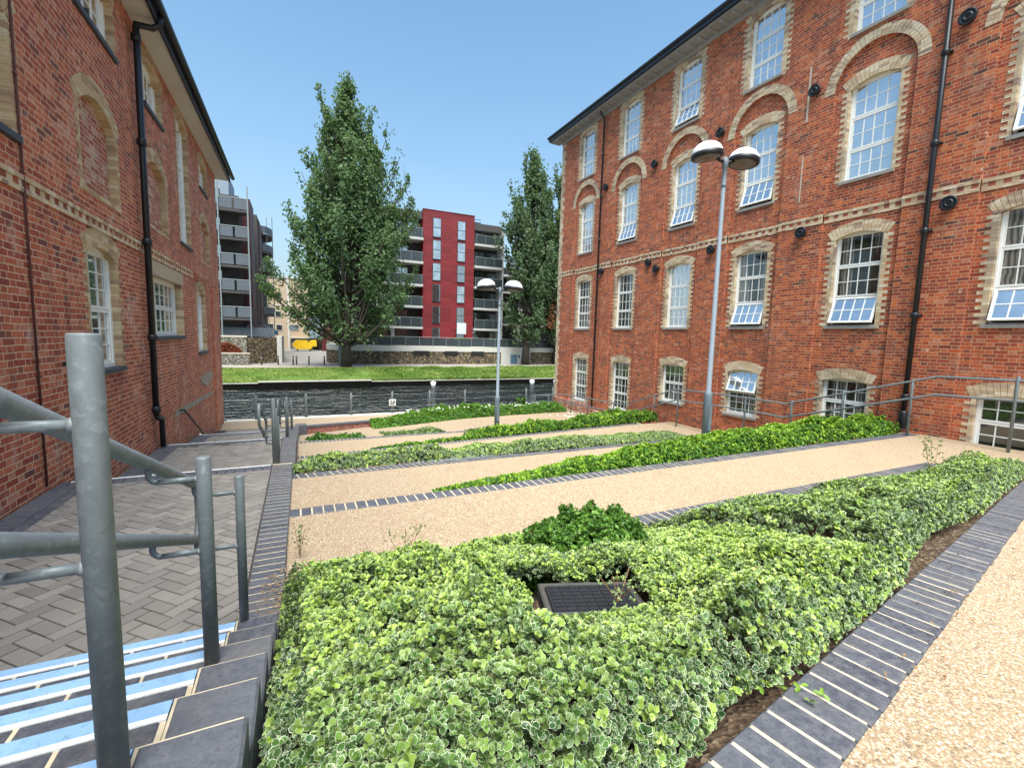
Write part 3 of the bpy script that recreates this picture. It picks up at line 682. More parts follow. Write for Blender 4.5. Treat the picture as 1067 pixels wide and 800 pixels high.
tag(m.build('fence_wire', M['galv']), 'three thin sagging wires strung between the river fence posts', 'wires')
sg = empty('sign', (3.87, 20.82, -3.1), 'small square white notice on a river fence post', 'sign')
m = MB(); m.box(3.72, 4.02, 20.812, 20.82, -3.27, -2.98); m.build('panel', M['white'], sg)
m = MB(); m.lathe((3.81, 20.81, -3.06), [(.035, 0), (.035, .004)], 14, Matrix.Rotation(PI/2, 3, 'X')); m.box(3.73, 4.01, 20.806, 20.811, -3.145, -3.12)
for k in range(3): m.box(3.88, 3.99, 20.806, 20.811, -3.05-.025*k, -3.04-.025*k)
for k in range(4): m.box(3.75, 3.99-.04*(k % 2), 20.806, 20.811, -3.17-.022*k, -3.163-.022*k)
m.build('printing', M['black'], sg)

# brick retaining wall by the river walk
rw = empty('retaining_wall', (3, 19.2, -3.7), 'low dark red brick wall with coping holding up the river walk', 'wall')
m = MB(); X = list(np.linspace(.0, 6.6, 14)); A = [(x, float(fWl(x))-.02, -4.1) for x in X]; B = [(x, float(fWl(x))-.02, -3.66) for x in X]; m.strip(A, B); m.build('brick_face', M['brick_w'], rw)
m = MB(); m.strip([(x, y-.03, -3.66) for x, y, z in B], [(x, y-.03, -3.6) for x, y, z in B]); m.strip([(x, y-.03, -3.6) for x, y, z in B], [(x, y+.2, -3.6) for x, y, z in B]); m.build('coping', M['blue'], rw)
m = MB(); m.box(-.15, .25, 18.5, 18.75, -4.0, -3.5, .02); m.build('end_block', M['blue'], rw)

# ------------------------------------------------------------------ lamps
def lamp(x, y, zb, H, label, aim):
    root = empty('street_lamp', (x, y, zb), label, 'street lamp', 'twin-headed dome lamps')
    m = MB(); m.lathe((x, y, zb), [(.095, -.6), (.095, 1.05), (.09, 1.12), (.06, 1.2), (.056, 1.2), (.045, H-.65), (.001, H-.65)], 18); m.build('pole', M['steel_lamp'], root, True)
    m = MB(); m.box(x-.05, x+.05, y-.101, y-.093, zb+.25, zb+.85, .002); m.build('access_door', M['steel_lamp'], root)
    m = MB(); m.lathe((x, y, zb+H-.66), [(.048, 0), (.058, .01), (.058, .05), (.05, .06), (.05, .42), (.065, .44), (.065, .62), (.02, .66)], 14); m.build('collar', M['steel_lamp'], root, True)
    for s in (-1, 1):
        d = Vector((math.cos(aim), math.sin(aim), 0))*s; c = Vector((x, y, zb+H-.05))+d*.50
        til = Matrix.Rotation(R_(7)*s, 3, Vector((-math.sin(aim), math.cos(aim), 0)))*1.0
        hd = MB(); hd.lathe(c, [(.325, -.045), (.345, -.03), (.345, .05), (.33, .06)], 28, til); hb = hd.build('lamp_head', M['black'], root, True)
        dm = MB(); dm.lathe(c, [(.325, .055)]+[(.325*math.cos(a), .055+.25*math.sin(a)) for a in np.linspace(.1, 1.5, 9)]+[(.002, .306)], 28, til); dm.build('dome', M['lamp_white'], hb, True)
        ln = MB(); ln.lathe(c, [(.315, -.03), (.22, -.07), (.002, -.085)][::-1], 28, til); ln.build('lens', M['lens'], hb, True)
        am = MB(); am.tube([(x, y, zb+H-.12), tuple(Vector((x, y, zb+H-.1))+d*.12), tuple(Vector((x, y, zb+H-.06))+d*.24)], .035, 8); am.build('arm', M['black'], root, True)
    return root
M['lamp_white'] = simple('white_lamp_dome', (.80, .82, .85), .35, 0, .04, 2)
M['lens'] = simple('lamp_lens', (.16, .15, .14), .3, .3, .4, 7)
lamp(8.88, 7.68, -2.35, 6.55, 'tall near street lamp with two domed heads standing in the bright hedge', R_(-8))
lamp(6.60, 15.08, -3.35, 5.12, 'smaller distant street lamp with two domed heads in front of the river', R_(-10))

# drain cover in the bed
dc = empty('drain_cover', (1.45, 1.92, -1.5), 'black square chamber cover with raised ribs in the big variegated bed', 'drain cover', rz=0)
rz = Matrix.Rotation(R_(-20), 3, 'Z'); c = Vector((1.45, 1.93, -1.45))
tl = Matrix.Rotation(R_(-4), 3, 'X')
m = MB(); m.box(1.17, 1.73, 1.74, 2.12, -1.52, -1.425, .01, rz@tl, c); m.build('slab', simple('dark_slab', (.07, .065, .06), .9, 0, .4, 12), dc)
m = MB(); m.box(1.20, 1.68, 1.75, 2.04, -1.43, -1.405, .006, rz@tl, c)
for i in range(8):
    for j in range(7): m.box(1.215+i*.058, 1.262+i*.058, 1.765+j*.039, 1.792+j*.039, -1.406, -1.399, 0, rz@tl, c)
m.build('lid', M['cast'], dc)

# ------------------------------------------------------------------ brick buildings
def poly_face(m, loops, X, flip):
    """loops of (y,z): outer first; tessellated face at plane x=X"""
    vs = [[Vector((0, a, b)) for a, b in lp] for lp in loops]; tr = tessellate_polygon([[Vector((p.y, p.z, 0)) for p in l] for l in vs])
    flat = [(X, p.y, p.z) for l in vs for p in l]
    fs = []
    for t in tr:
        a, b, c = [flat[i] for i in t]; ar = (b[1]-a[1])*(c[2]-a[2])-(c[1]-a[1])*(b[2]-a[2])
        ok = (ar > 0) != flip; fs.append(tuple(t) if ok else tuple(t)[::-1])
    m.add(flat, fs)
def seg_arc(yc, w, zs, rise, n=10):
    """points of a segmental arch from right (+y) to left (-y), springing at zs"""
    r = (w*w/4+rise*rise)/(2*rise); cz = zs+rise-r; a = math.asin(min(1, w/2/r))
    return [(yc+r*math.sin(t), cz+r*math.cos(t)) for t in np.linspace(a, -a, n+1)]
def opening(yc, w, z0, zs, rise): return [(yc-w/2, z0), (yc+w/2, z0)]+seg_arc(yc, w, zs, rise)
def surround(m, yc, w, z0, zs, rise, X, s, jw=.2, t=.16, arch_t=.27, jamb_lo=None, tooth=.1):
    """toothed buff jambs and a segmental voussoir head, proud of the wall face; s=-1: wall faces -x"""
    xf = X+s*.008; xb = X-s*t
    z = z0 if jamb_lo is None else jamb_lo; k = 0
    while z < zs-.01:
        z2 = min(z+.075, zs)
        ww = jw if k % 2 else jw-tooth
        for sd in (-1, 1):
            a = yc+sd*w/2; b = a+sd*ww; m.box(min(xf, xb), max(xf, xb), min(a, b), max(a, b), z, z2-.003)
        z += .075; k += 1
    r = (w*w/4+rise*rise)/(2*rise); cz = zs+rise-r; a0 = math.asin(min(1, w/2/r)); ex = .02
    n = max(9, int(2*a0*(r+.1)/.085)); r2 = r+arch_t
    aa = a0+math.atan2(jw*.9, r)*.5
    n = int(n*aa/a0)
    for k in range(n):
        t0 = -aa+2*aa*k/n; t1 = -aa+2*aa*(k+1)/n; gp = .004/r
        q = [(yc+R*math.sin(t), cz+R*math.cos(t)) for R, t in ((r, t0+gp), (r, t1-gp), (r2, t1-gp), (r2, t0+gp))]
        if abs((t0+t1)/2) > a0: q = [(yc+R*math.sin(t), max(cz+R*math.cos(t), zs-.03)) for R, t in ((r, t0+gp), (r, t1-gp), (r2, t1-gp), (r2, t0+gp))]
        vs = [(xf, a, b) for a, b in q]+[(xb, a, b) for a, b in q]
        m.add(vs, [(0, 1, 2, 3), (7, 6, 5, 4), (0, 4, 5, 1), (1, 5, 6, 2), (2, 6, 7, 3), (3, 7, 4, 0)])
def arch_ring(m, yc, zs, r1, r2, X, s, n, d=.12):
    xf = X+s*.012; xb = X-s*d
    rows = ((r1, (r1+r2)/2-.003), ((r1+r2)/2+.003, r2))
    for (a, b) in rows:
        for k in range(n):
            t0 = PI*k/n+.0045; t1 = PI*(k+1)/n-.0045; q = [(yc+R*math.cos(t), zs+R*math.sin(t)) for R, t in ((a, t0), (b, t0), (b, t1), (a, t1))]
            m.add([(xf, u, v) for u, v in q]+[(xb, u, v) for u, v in q], [(0, 1, 2, 3), (7, 6, 5, 4), (0, 4, 5, 1), (1, 5, 6, 2), (2, 6, 7, 3), (3, 7, 4, 0)])
def win_frame(m, X, s, d, y0, y1, z0, z1, cols, rows, fr=.045, bar=.02, dep=.05):
    """sash at depth d inside face X"""
    xa, xb = X-s*d, X-s*(d+dep); x0, x1 = min(xa, xb), max(xa, xb)
    m.box(x0, x1, y0, y0+fr, z0, z1); m.box(x0, x1, y1-fr, y1, z0, z1); m.box(x0, x1, y0+fr, y1-fr, z0, z0+fr); m.box(x0, x1, y0+fr, y1-fr, z1-fr, z1)
    xm0, xm1 = x0+.012, x1-.012
    for i in range(1, cols):
        c = y0+fr+(y1-y0-2*fr)*i/cols; m.box(xm0, xm1, c-bar/2, c+bar/2, z0+fr, z1-fr)
    for j in range(1, rows):
        c = z0+fr+(z1-z0-2*fr)*j/rows; m.box(xm0+.002, xm1-.002, y0+fr, y1-fr, c-bar/2, c+bar/2)
def window(parent, X, s, yc, w, z0, zs, rise, tiers, cols=4, rows=2, openk=None, glass='glass', d=.12, sill='sill', label=None, jw=.2, buff='buff', outer=.035, open_out=.2, sill_h=.08, surr=True, jamb_lo=None):
    wn = empty('window', Vector((X, yc, z0))-org(parent)); wn.parent = parent
    if label: wn['label'] = label
    zt_ = zs+rise; h = zt_-z0-outer*2
    m = MB(); xa, xb = X-s*(d-.02), X-s*(d+.09); x0, x1 = min(xa, xb), max(xa, xb); a, b = yc-w/2, yc+w/2
    m.box(x0, x1, a, a+outer, z0, zt_); m.box(x0, x1, b-outer, b, z0, zt_); m.box(x0, x1, a+outer, b-outer, z0, z0+outer); m.box(x0, x1, a+outer, b-outer, zt_-outer, zt_)
    pane = MB(); z = z0+outer; tot = sum(tiers)
    for k, f in enumerate(tiers):
        z2 = z+h*f/tot
        if k == openk:
            so = MB(); po = MB(); win_frame(so, X, s, d, a+outer, b-outer, z+.01, z2-.01, cols, rows)
            xg = X-s*(d+.025); po.add([(xg, a+outer+.02, z+.03), (xg, b-outer-.02, z+.03), (xg, b-outer-.02, z2-.03), (xg, a+outer+.02, z2-.03)], [(0, 1, 2, 3) if s > 0 else (3, 2, 1, 0)])
            piv = Vector((X-s*d, 0, z2-.01)); ang = math.asin(open_out/(z2-z)); Rm = Matrix.Rotation(-s*ang*1.0, 3, 'Y')
            for q in (so, po):
                q.v = [tuple(Rm @ (Vector(p)-piv)+piv) for p in q.v]
            so.build('open_sash', M['white'], wn); po.build('sash_pane', M['glass'], wn)
        else:
            win_frame(m, X, s, d, a+outer, b-outer, z+.004, z2-.004, cols, rows)
            xg = X-s*(d+.025); pane.add([(xg, a+.02, z), (xg, b-.02, z), (xg, b-.02, z2), (xg, a+.02, z2)], [(0, 1, 2, 3) if s > 0 else (3, 2, 1, 0)])
        z = z2
    m.build('frame', M['white'], wn)
    if pane.v: pane.build('pane', M[glass], wn)
    if sill:
        q = MB(); xs0, xs1 = X+s*.05, X-s*(d+.02); q.box(min(xs0, xs1), max(xs0, xs1), a-.06, b+.06, z0-sill_h, z0+.0, .01); q.build('sill', M[sill], wn)
    if surr:
        q = MB(); surround(q, yc, w, z0-(.075 if sill else 0), zs, rise, X, s, jw, jamb_lo=jamb_lo); q.build('surround', M[buff], wn)
    return wn

# ---- right building
RB = empty('brick_mill_building', (12.6, 10, -3.6), 'four-storey red brick building on the right with round arches and white windows', 'building')
CY = [.7, 3.72, 6.78, 9.74, 12.68, 15.72, 18.8]; XF = 12.6; XRc = 12.68; WW = 1.08; BR = .87; ZS = 6.42
mf = MB(); mr = MB(); rv = MB(); edges = [-4]+[(a+b)/2 for a, b in zip(CY, CY[1:])]+[21.1]
base_z = [-2.05, -2.05, -2.05, -2.27, -2.27, -3.05, -3.05]; base_s = [-1.0, -1.0, -.93, -.93, -.93, -1.02, -1.02]
for i, c in enumerate(CY):
    a, b = edges[i], edges[i+1]; n = 18
    out = [(a, -5), (c-BR, -5), (c-BR, ZS)]+[(c-BR*math.cos(PI*k/n), ZS+BR*math.sin(PI*k/n)) for k in range(1, n)]+[(c+BR, ZS), (c+BR, -5), (b, -5), (b, 9.98), (a, 9.98)]
    poly_face(mf, [out, opening(c, WW+.02, 7.66, 9.62, .14)], XF, True)
    bay = [(c-BR, -5), (c+BR, -5), (c+BR, ZS)]+[(c+BR*math.cos(PI*k/n), ZS+BR*math.sin(PI*k/n)) for k in range(1, n)]+[(c-BR, ZS)]
    ops = [opening(c, WW, base_z[i], base_s[i], .10), opening(c, WW, .52, 2.72, .13), opening(c, WW, 4.17, 6.38, .13)]
    poly_face(mr, [bay]+ops, XRc, True)
    prof_ = [(c-BR, -5), (c-BR, ZS)]+[(c-BR*math.cos(PI*k/n), ZS+BR*math.sin(PI*k/n)) for k in range(1, n)]+[(c+BR, ZS), (c+BR, -5)]
    rv.strip([(XF, y, z) for y, z in prof_], [(XRc, y, z) for y, z in prof_])
for q in (mr, rv): mf.add(q.v, q.f)
mf.add([(12.6, 21.1, -5), (26, 21.1, -5), (26, 21.1, 9.98), (12.6, 21.1, 9.98)], [(0, 1, 2, 3)])
mf.add([(12.6, -4, -5), (26, -4, -5), (26, -4, 9.98), (12.6, -4, 9.98)], [(3, 2, 1, 0)])
mf.build('wall', M['brick_r'], RB)
m = MB(); m.box(13.2, 13.25, -3.9, 21, -4.5, 9.9); m.build('interior_wall', M['dark_in'], RB)
opens = {('b', 3): 1, ('g', 2): 0, ('g', 3): 0, ('a', 3): 0, ('a', 4): 0, ('a', 5): 0, ('t', 4): 0, ('t', 7): 0}
for i, c in enumerate(CY):
    two = base_z[i] > -2.9
    window(RB, XRc, -1, c, WW, base_z[i], base_s[i], .10, (1, 1) if two else (1, 1, 1), 4, 2, {3: 1}.get(i), 'glass_low', jw=.17)
    window(RB, XRc, -1, c, WW, .52, 2.72, .13, (.9, 1, 1), 4, 2, {2: 0, 3: 0, 1: 0}.get(i), 'glass_low' if i in (1, 2, 3, 5, 6) else 'glass', jw=.2, open_out=.22)
    window(RB, XRc, -1, c, WW, 4.17, 6.38, .13, (.9, 1, 1), 4, 2, {3: 0, 4: 0, 5: 0, 1: 0}.get(i), 'glass', jw=.17)
    window(RB, XF, -1, c, WW, 7.68, 9.62, .14, (.9, 1, 1), 4, 2, {4: 0}.get(i), 'glass', jw=.24)
    q = MB(); arch_ring(q, c, ZS, BR-.0, BR+.24, XF, -1, 34); q.build('round_arch', M['buff'], RB)
# string band with a dentil row: three courses
def band(parent, X, s, y0, y1, z0, name='string_band', h=.075, mat='band'):
    root = None
    m1 = MB(); xa, xb = X+s*.03, X-s*.05
    for k, (za, zb, pr, mid) in enumerate(((z0, z0+h, .022, 0), (z0+h, z0+2*h+.02, .010, 1), (z0+2*h+.02, z0+3*h+.02, .028, 0))):
        q = MB(); xa = X+s*pr; q.box(min(xa, xb), max(xa, xb), y0, y1, za+.001, zb-.001); n = len(m1.v); m1.add(q.v, q.f)
    o = m1.build(name, M[mat], parent); at = o.data.attributes.new('mid', 'FLOAT', 'POINT')
    at.data.foreach_set('value', [1.0 if 8 <= (i % 24) < 16 else 0.0 for i in range(len(o.data.vertices))])
    return o
pe = [-4]
for c in CY: pe += [c-BR, c+BR]
pe += [21.1]
for k in range(len(pe)-1):
    band(RB, XF if k % 2 == 0 else XRc, -1, pe[k], pe[k+1], 3.2)
# corner quoins
m = MB(); z = -4; k = 0
while z < 9.9:
    m.box(XF-.012, XF+.3, 21.1-(.34 if k % 2 else .24), 21.108, z, min(z+.225, 9.95)-.006); z += .225; k += 1
m.build('corner_quoins', M['buff'], RB)
m = MB(); m.box(XF-.05, XF+.2, 18.0, 21.16, -5, -3.12, .02); m.box(XF-.02, XF+.2, 17.2, 18, -5, -3.3, .02); m.build('plinth', brick_mat('worn_plinth_brick', 'y', REDI, (.5, .42, .34), .4, .5), RB)
# eaves
m = MB(); m.box(12.1, 12.66, -4.5, 21.55, 10.05, 10.1); m.box(12.52, 12.62, -4, 21.1, 9.88, 10.06)
y = -3.8
while y < 21.2: m.box(12.16, 12.56, y, y+.07, 9.97, 10.055); y += .45
m.build('soffit', M['soffit_r'], RB)
m = MB(); m.box(12.02, 12.1, -4.5, 21.6, 10.1, 10.26); m.tube([(12.02, -4.5, 10.3), (12.02, 21.65, 10.3)], .065, 10); m.build('gutter', M['black'], RB)
m = MB(); m.add([(12.05, -4.5, 10.38), (12.05, 21.6, 10.38), (19, 16, 13.5), (19, -4.5, 13.5), (26, 21.6, 10.38), (26, -4.5, 10.38)], [(0, 3, 2, 1), (1, 2, 4), (3, 5, 4, 2), (0, 5, 3)]); m.build('roof', M['slate'], RB)
def pipe(parent, X, s, y, z0, z1, r=.05, label=None, shoe=True):
    m = MB(); x = X+s*.12; m.tube([(x, y, z0), (x, y, z1)], r, 12)
    z = z0+.6
    while z < z1: m.lathe((x, y, z), [(r, -.07), (r*1.4, -.065), (r*1.4, .05), (r, .06)], 12); m.box(min(x, X), max(x, X), y-.09, y+.09, z-.02, z+.02); z += 1.83
    o = m.build('drainpipe', M['black'], parent, True); return o
pipe(RB, XF, -1, 5.37, -1.7, 10.2, .052)
m = MB(); m.tube([(12.48, 17.42, -3.2), (12.48, 17.42, 9.7), (12.3, 17.42, 9.9), (12.1, 17.42, 10.2)], .042, 10)
for z in (-1, .9, 2.7, 4.5, 6.4, 8.2): m.lathe((12.48, 17.42, z), [(.042, -.06), (.06, -.05), (.06, .05), (.042, .06)], 10)
m.build('drainpipe', M['black'], RB, True)
m = MB(); m.lathe((12.48, 5.37, -1.72), [(.055, -.12), (.085, -.1), (.085, .25), (.055, .3)], 12); m.build('pipe_boot', M['black'], RB, True)
for (y, z) in [(5.08, 6.75), (5.02, 3.06), (8.12, 6.7), (8.15, 3.05), (11.15, 3.07), (13.7, 2.75), (14.15, 3.05), (17.15, 6.74), (14.1, 6.75), (17.2, 3.06), (11.1, 6.76), (2.1, 3.06)]:
    m = MB(); q = Matrix.Rotation(-PI/2, 3, 'Y'); m.lathe((12.6, y, z), [(.10, -.02), (.10, .1), (.15, .11), (.155, .13), (.13, .145), (.11, .12), (.085, .12), (.075, .15), (.05, .15), (.04, .125), (.015, .125), (.001, .14)], 20, q); m.build('wall_vent', M['black'], RB, True)
# pale render scars
m = MB()
for (y, za, zb, wd) in [(8.32, 3.9, 5.1, .03), (8.3, 6.0, 7.4, .05)]:
    m = MB(); m.box(XF-.006, XF+.02, y, y+wd, za, zb); m.build('mortar_scar', M['concrete'], RB)

# ---- left building
LB = empty('brick_mill_building', (-2.65, 10, -3), 'red brick building on the left with blind arches and a black drainpipe', 'building')
XL_ = -2.65
LO = [  # yc, w, z0, zs, rise, kind
    (8.98, 1.16, -.65, 1.02, .14, 'sash'), (12.9, 2.5, -.19, 1.06, .02, 'grid'), (16.7, 1.25, -.70, 1.02, .14, 'door'),
    (9.15, 1.4, 1.95, 3.05, .28, 'blind'), (12.3, 1.5, 2.07, 3.15, .28, 'blind'), (17.85, 1.4, 2.12, 3.15, .25, 'blind'),
    (9.3, 1.5, 4.40, 5.15, .15, 'top'), (12.3, 1.3, 4.42, 5.12, .22, 'top'), (14.95, 1.2, 2.2, 5.15, .2, 'tall'), (17.85, 1.2, 4.36, 5.02, .18, 'top'),
    (6.1, 1.3, 1.98, 3.15, .25, 'sash0'), (6.1, 1.3, 4.42, 5.12, .22, 'top'), (3.2, 1.3, -.65, 1.02, .14, 'sash0'), (3.2, 1.3, 1.98, 3.15, .25, 'blind')]
mf = MB()
out = [(-3, -5), (20.4, -5), (20.4, 5.6), (-3, 5.6)]
def boxed(o): return opening(*o[:5])
# strips between bays keep the tessellation simple
cuts = [-3, 4.6, 7.6, 10.75, 13.9 if False else 14.28, 15.75, 20.4]
def in_strip(a, b): return [o for o in LO if a < o[0] < b]
cuts = [-3, 4.7, 7.6, 10.75, 14.22, 15.7, 20.4]
for a, b in zip(cuts, cuts[1:]):
    poly_face(mf, [[(a, -5), (b, -5), (b, 5.6), (a, 5.6)]]+[boxed(o) for o in in_strip(a, b)], XL_, False)
mf.add([(XL_, 20.4, -5), (-14, 20.4, -5), (-14, 20.4, 5.6), (XL_, 20.4, 5.6)], [(3, 2, 1, 0)])
mf.build('wall', M['brick_l'], LB)
m = MB(); m.box(-3.5, -3.45, -2.9, 20.3, -4.5, 5.5); m.build('interior_wall', M['dark_in'], LB)
for (yc, w, z0, zs, rise, kd) in LO:
    if kd == 'blind':
        q = MB(); poly_face(q, [opening(yc, w+.1, z0-.05, zs, rise+.02)], XL_-.11, False); o = q.build('blind_arch', M['infill'], LB)
        q = MB(); surround(q, yc, w, z0, zs, rise, XL_, 1, .13, .2, .26, tooth=.06); q.box(XL_-.15, XL_+.012, yc-w/2-.1, yc+w/2+.1, z0-.07, z0); q.build('surround', M['buff_l'], o)
        o.name = 'blind_arch'
    elif kd == 'sash': window(LB, XL_, 1, yc, w, z0, zs, rise, (1, 1), 3, 3, None, 'glass_pale', d=.11, sill='sill_dark', buff='buff_l', jw=.16, outer=.06)
    elif kd == 'sash0': window(LB, XL_, 1, yc, w, z0, zs, rise, (1, 1), 3, 2, None, 'glass_pale', d=.11, sill='sill_dark', buff='buff_l', jw=.16, outer=.06)
    elif kd == 'grid':
        wn = window(LB, XL_, 1, yc, w, z0, zs, rise, (1, 1), 6, 2, None, 'glass_pale', d=.16, sill='sill_dark', buff='buff_l', surr=False, outer=.05)
        q = MB(); q.box(XL_-.2, XL_+.012, yc-w/2-.3, yc+w/2+.2, zs+.015, zs+.32, .01); q.build('lintel', M['lintel'], wn)
        for sd in (-1, 1):
            q = MB(); q.box(XL_-.2, XL_+.008, yc+sd*(w/2+.06)-.06, yc+sd*(w/2+.06)+.06, z0-.07, zs+.01); q.build('jamb', M['buff_l'], wn)
    elif kd == 'door': window(LB, XL_, 1, yc, w, z0, zs, rise, (1, 1), 3, 3, None, 'glass_pale', d=.11, sill='sill_dark', buff='buff_l', jw=.16, outer=.08)
    elif kd == 'tall': window(LB, XL_, 1, yc, w, z0, zs, rise, (1, 1, 1), 3, 3, None, 'glass', d=.11, sill='sill_dark', buff='buff_l', jw=.14, outer=.06)
    else: window(LB, XL_, 1, yc, w, z0, zs, rise, (1,), 4, 2, None, 'glass', d=.11, sill='sill_dark', buff='buff_l', jw=.14, outer=.06)
band(LB, XL_, 1, -3, 15.6, 1.40, h=.055)
# projecting brick course and recess near the river end
m = MB(); m.box(XL_, XL_+.05, 15.7, 17.6, 1.42, 1.5); m.box(XL_, XL_+.09, 15.7, 17.6, 1.5, 1.58); m.build('corbel_course', M['brick_l'], LB); m = MB(); m.box(XL_, XL_+.05, 19.35, 20.4, 1.42, 1.5); m.build('corbel_course', M['brick_l'], LB)
m = MB(); m.box(XL_, XL_+.06, 18.5, 19.3, -5, 1.4); m.build('pilaster', M['brick_l'], LB)
m = MB(); m.add([(XL_+.012, 16.0, -1.46), (XL_+.012, 17.1, -1.36), (XL_+.012, 18.4, -1.5), (XL_+.012, 17.2, -1.86), (XL_+.012, 16.2, -1.6)], [(0, 4, 3, 2, 1)])
m.add([(XL_+.01, 13.0, -1.95), (XL_+.01, 18.2, -2.08), (XL_+.01, 18.2, -2.2), (XL_+.01, 12.7, -2.1)], [(3, 2, 1, 0)]); m.build('cement_patch', simple('stained_cement', (.3, .26, .21), .95, 0, .3, 4), LB)
m = MB(); m.box(-2.72, -2.23, -3.5, 20.85, 5.6, 5.63); m.build('soffit', M['soffit'], LB)
m = MB(); m.box(-2.25, -2.2, -3.5, 20.85, 5.55, 5.72); m.tube([(-2.13, -3.5, 5.75), (-2.13, 20.95, 5.75)], .07, 10); m.build('gutter', M['black'], LB)
m = MB(); m.add([(-2.12, -3.5, 5.82), (-2.12, 20.9, 5.82), (-8, 16, 9), (-8, -3.5, 9), (-14, 20.9, 5.82), (-14, -3.5, 5.82)], [(0, 1, 2, 3), (1, 4, 2), (3, 2, 4, 5)]); m.build('roof', M['slate'], LB)
m = MB(); x = XL_+.11; m.tube([(-2.17, 10.95, 5.7), (-2.2, 10.95, 5.52), (-2.3, 10.95, 5.45), (x-.02, 10.95, 5.45), (x, 10.93, 5.38), (x, 10.9, -1.72)], .055, 12); m.tube([(x, 10.9, -1.7), (x+.005, 10.95, -1.78), (x+.01, 11.18, -1.82), (x+.01, 11.22, -1.9), (x+.01, 11.22, -2.42)], .05, 12)
for z in (5.2, 3.4, 1.6, -.2, -1.6): m.lathe((x, 10.9, z), [(.055, -.07), (.078, -.06), (.078, .05), (.055, .06)], 12)
m.build('drainpipe', M['black'], LB, True)
m = MB(); m.tube([(XL_+.02, 6.85, 5.5), (XL_+.02, 6.83, 2), (XL_+.02, 6.8, -1.85)], .012, 6)
for z in (4.6, 3.6, 2.6, 1.6, .5, -.6): m.box(XL_, XL_+.03, 6.8, 6.86, z, z+.02)
m.build('cable', simple('rusty_cable', (.10, .035, .03), .7), LB, True)
m = MB(); m.box(XL_-.05, XL_+.004, 7.45, 7.54, -.52, -.46); m.build('air_hole', M['dark_in'], LB)

# ------------------------------------------------------------------ water, far bank
t = NT('river_water'); P = t.pos(); x = t.xyz(P)
h = t.noise(t.comb(t.math('MULTIPLY', x[0], .45), x[1], 0), 1.5, 5, .6)
h2 = t.math('MULTIPLY', t.noise(t.comb(t.math('MULTIPLY', x[0], .3), x[1], 0), .45, 3), 1.6); hh = t.math('ADD', h, h2)
t.base((.006, .008, .005), .9, 0, 0)
bp = t.n.new('ShaderNodeBump'); bp.inputs['Strength'].default_value = 1.0; bp.inputs['Distance'].default_value = .55; t.L(hh, bp.inputs['Height'])
gl = t.n.new('ShaderNodeBsdfGlossy'); gl.inputs['Roughness'].default_value = .05; t.L(bp.outputs[0], gl.inputs['Normal']); fr = t.n.new('ShaderNodeFresnel'); fr.inputs[0].default_value = 1.33; t.L(bp.outputs[0], fr.inputs['Normal'])
mx = t.n.new('ShaderNodeMixShader'); t.L(t.math('MINIMUM', t.math('ADD', fr.outputs[0], .12), 1), mx.inputs[0]); t.L(t.b.outputs[0], mx.inputs[1]); t.L(gl.outputs[0], mx.inputs[2]); t.L(mx.outputs[0], t.out.inputs[0]); M['water'] = t.m
m = MB(); m.strip([(-400, 20.9, -4.6), (400, 20.9, -4.6)], [(-400, 40.2, -4.6), (400, 40.2, -4.6)]); tag(m.build('water', M['water']), kind='structure')
m = MB(); m.box(-150, 150, 40, 40.35, -6, -4.15); m.box(-2.8, 5.6, 39.55, 40.3, -6, -4.02); m.build('x', M['dark_in']).name = 'quay'
bpy.data.objects['quay']['kind'] = 'structure'; bpy.data.objects['quay'].data.materials[0] = simple('shade_toned_quay', (.008, .008, .007), 1, 0, .3, 3, 0)  # near-black because the shade on the quay face is put into its colour
m = MB(); m.box(-150, -2.85, 39.95, 40.45, -4.15, -4.10, .01); m.box(5.65, 150, 39.95, 40.45, -4.15, -4.09, .01); m.box(-2.85, 5.65, 39.5, 40.4, -4.02, -3.97, .01)
tag(m.build('quay_coping', simple('old_quay_stone', (.27, .255, .215), .95, 0, .4, 1.5)), kind='structure')
n_ = 3500; ex_ = rng.uniform(-12, 34, n_)
tag(scatter('reeds', np.stack([ex_, rng.uniform(40.3, 40.9, n_), np.full(n_, -4.12)], 1), np.stack([rng.normal(0, .25, n_), rng.normal(-.3, .25, n_), np.ones(n_)], 1), .30*(.3+1.2*vn(ex_, ex_*0, 1.1))*np.where(ex_ < 5.6, .5, 1), M['grassblade'], [rosette(5, 1, .22, rr, True) for _ in range(4)], None, rng.random(n_)*.4, np.full(n_, .3)), 'darker coarse grass along the far quay edge', 'grass', kind='stuff')
def turf():
    t = NT('turf'); P = t.pos(); c = t.ramp(t.noise(P, 2.5, 6, .75), [(.3, (.035, .075, .012)), (.5, (.085, .16, .022)), (.7, (.22, .25, .07))])
    b = t.ramp(t.noise(P, .35, 3), [(.55, 0), (.75, .7)]); c = t.mix(b, c, (.24, .21, .09)); t.bump(t.noise(P, 20, 3), .8, .05); return t.base(c, .9)
m = MB(); m.strip([(x, 40.4, -4.12) for x in range(-120, 121, 8)], [(x, 46.9, -3.41) for x in range(-120, 121, 8)], 6); tag(m.build('grass_bank', turf()), kind='structure')
m = MB(); m.strip([(-120, 46.8, -3.40), (120, 46.8, -3.40)], [(-120, 50.2, -3.39), (120, 50.2, -3.39)]); tag(m.build('towpath', simple('pale_towpath', (.27, .235, .20), .95, 0, .15, 1)), kind='structure')
n = 26000; gx = rng.uniform(-12, 34, n); gt = rng.random(n)
GP = np.stack([gx, 40.45+gt*6.3, -4.13+gt*.70], 1); GS = .16*(.5+.9*vn(gx, gt*6, .7))*np.where(gx > 6, 1.5, .75)
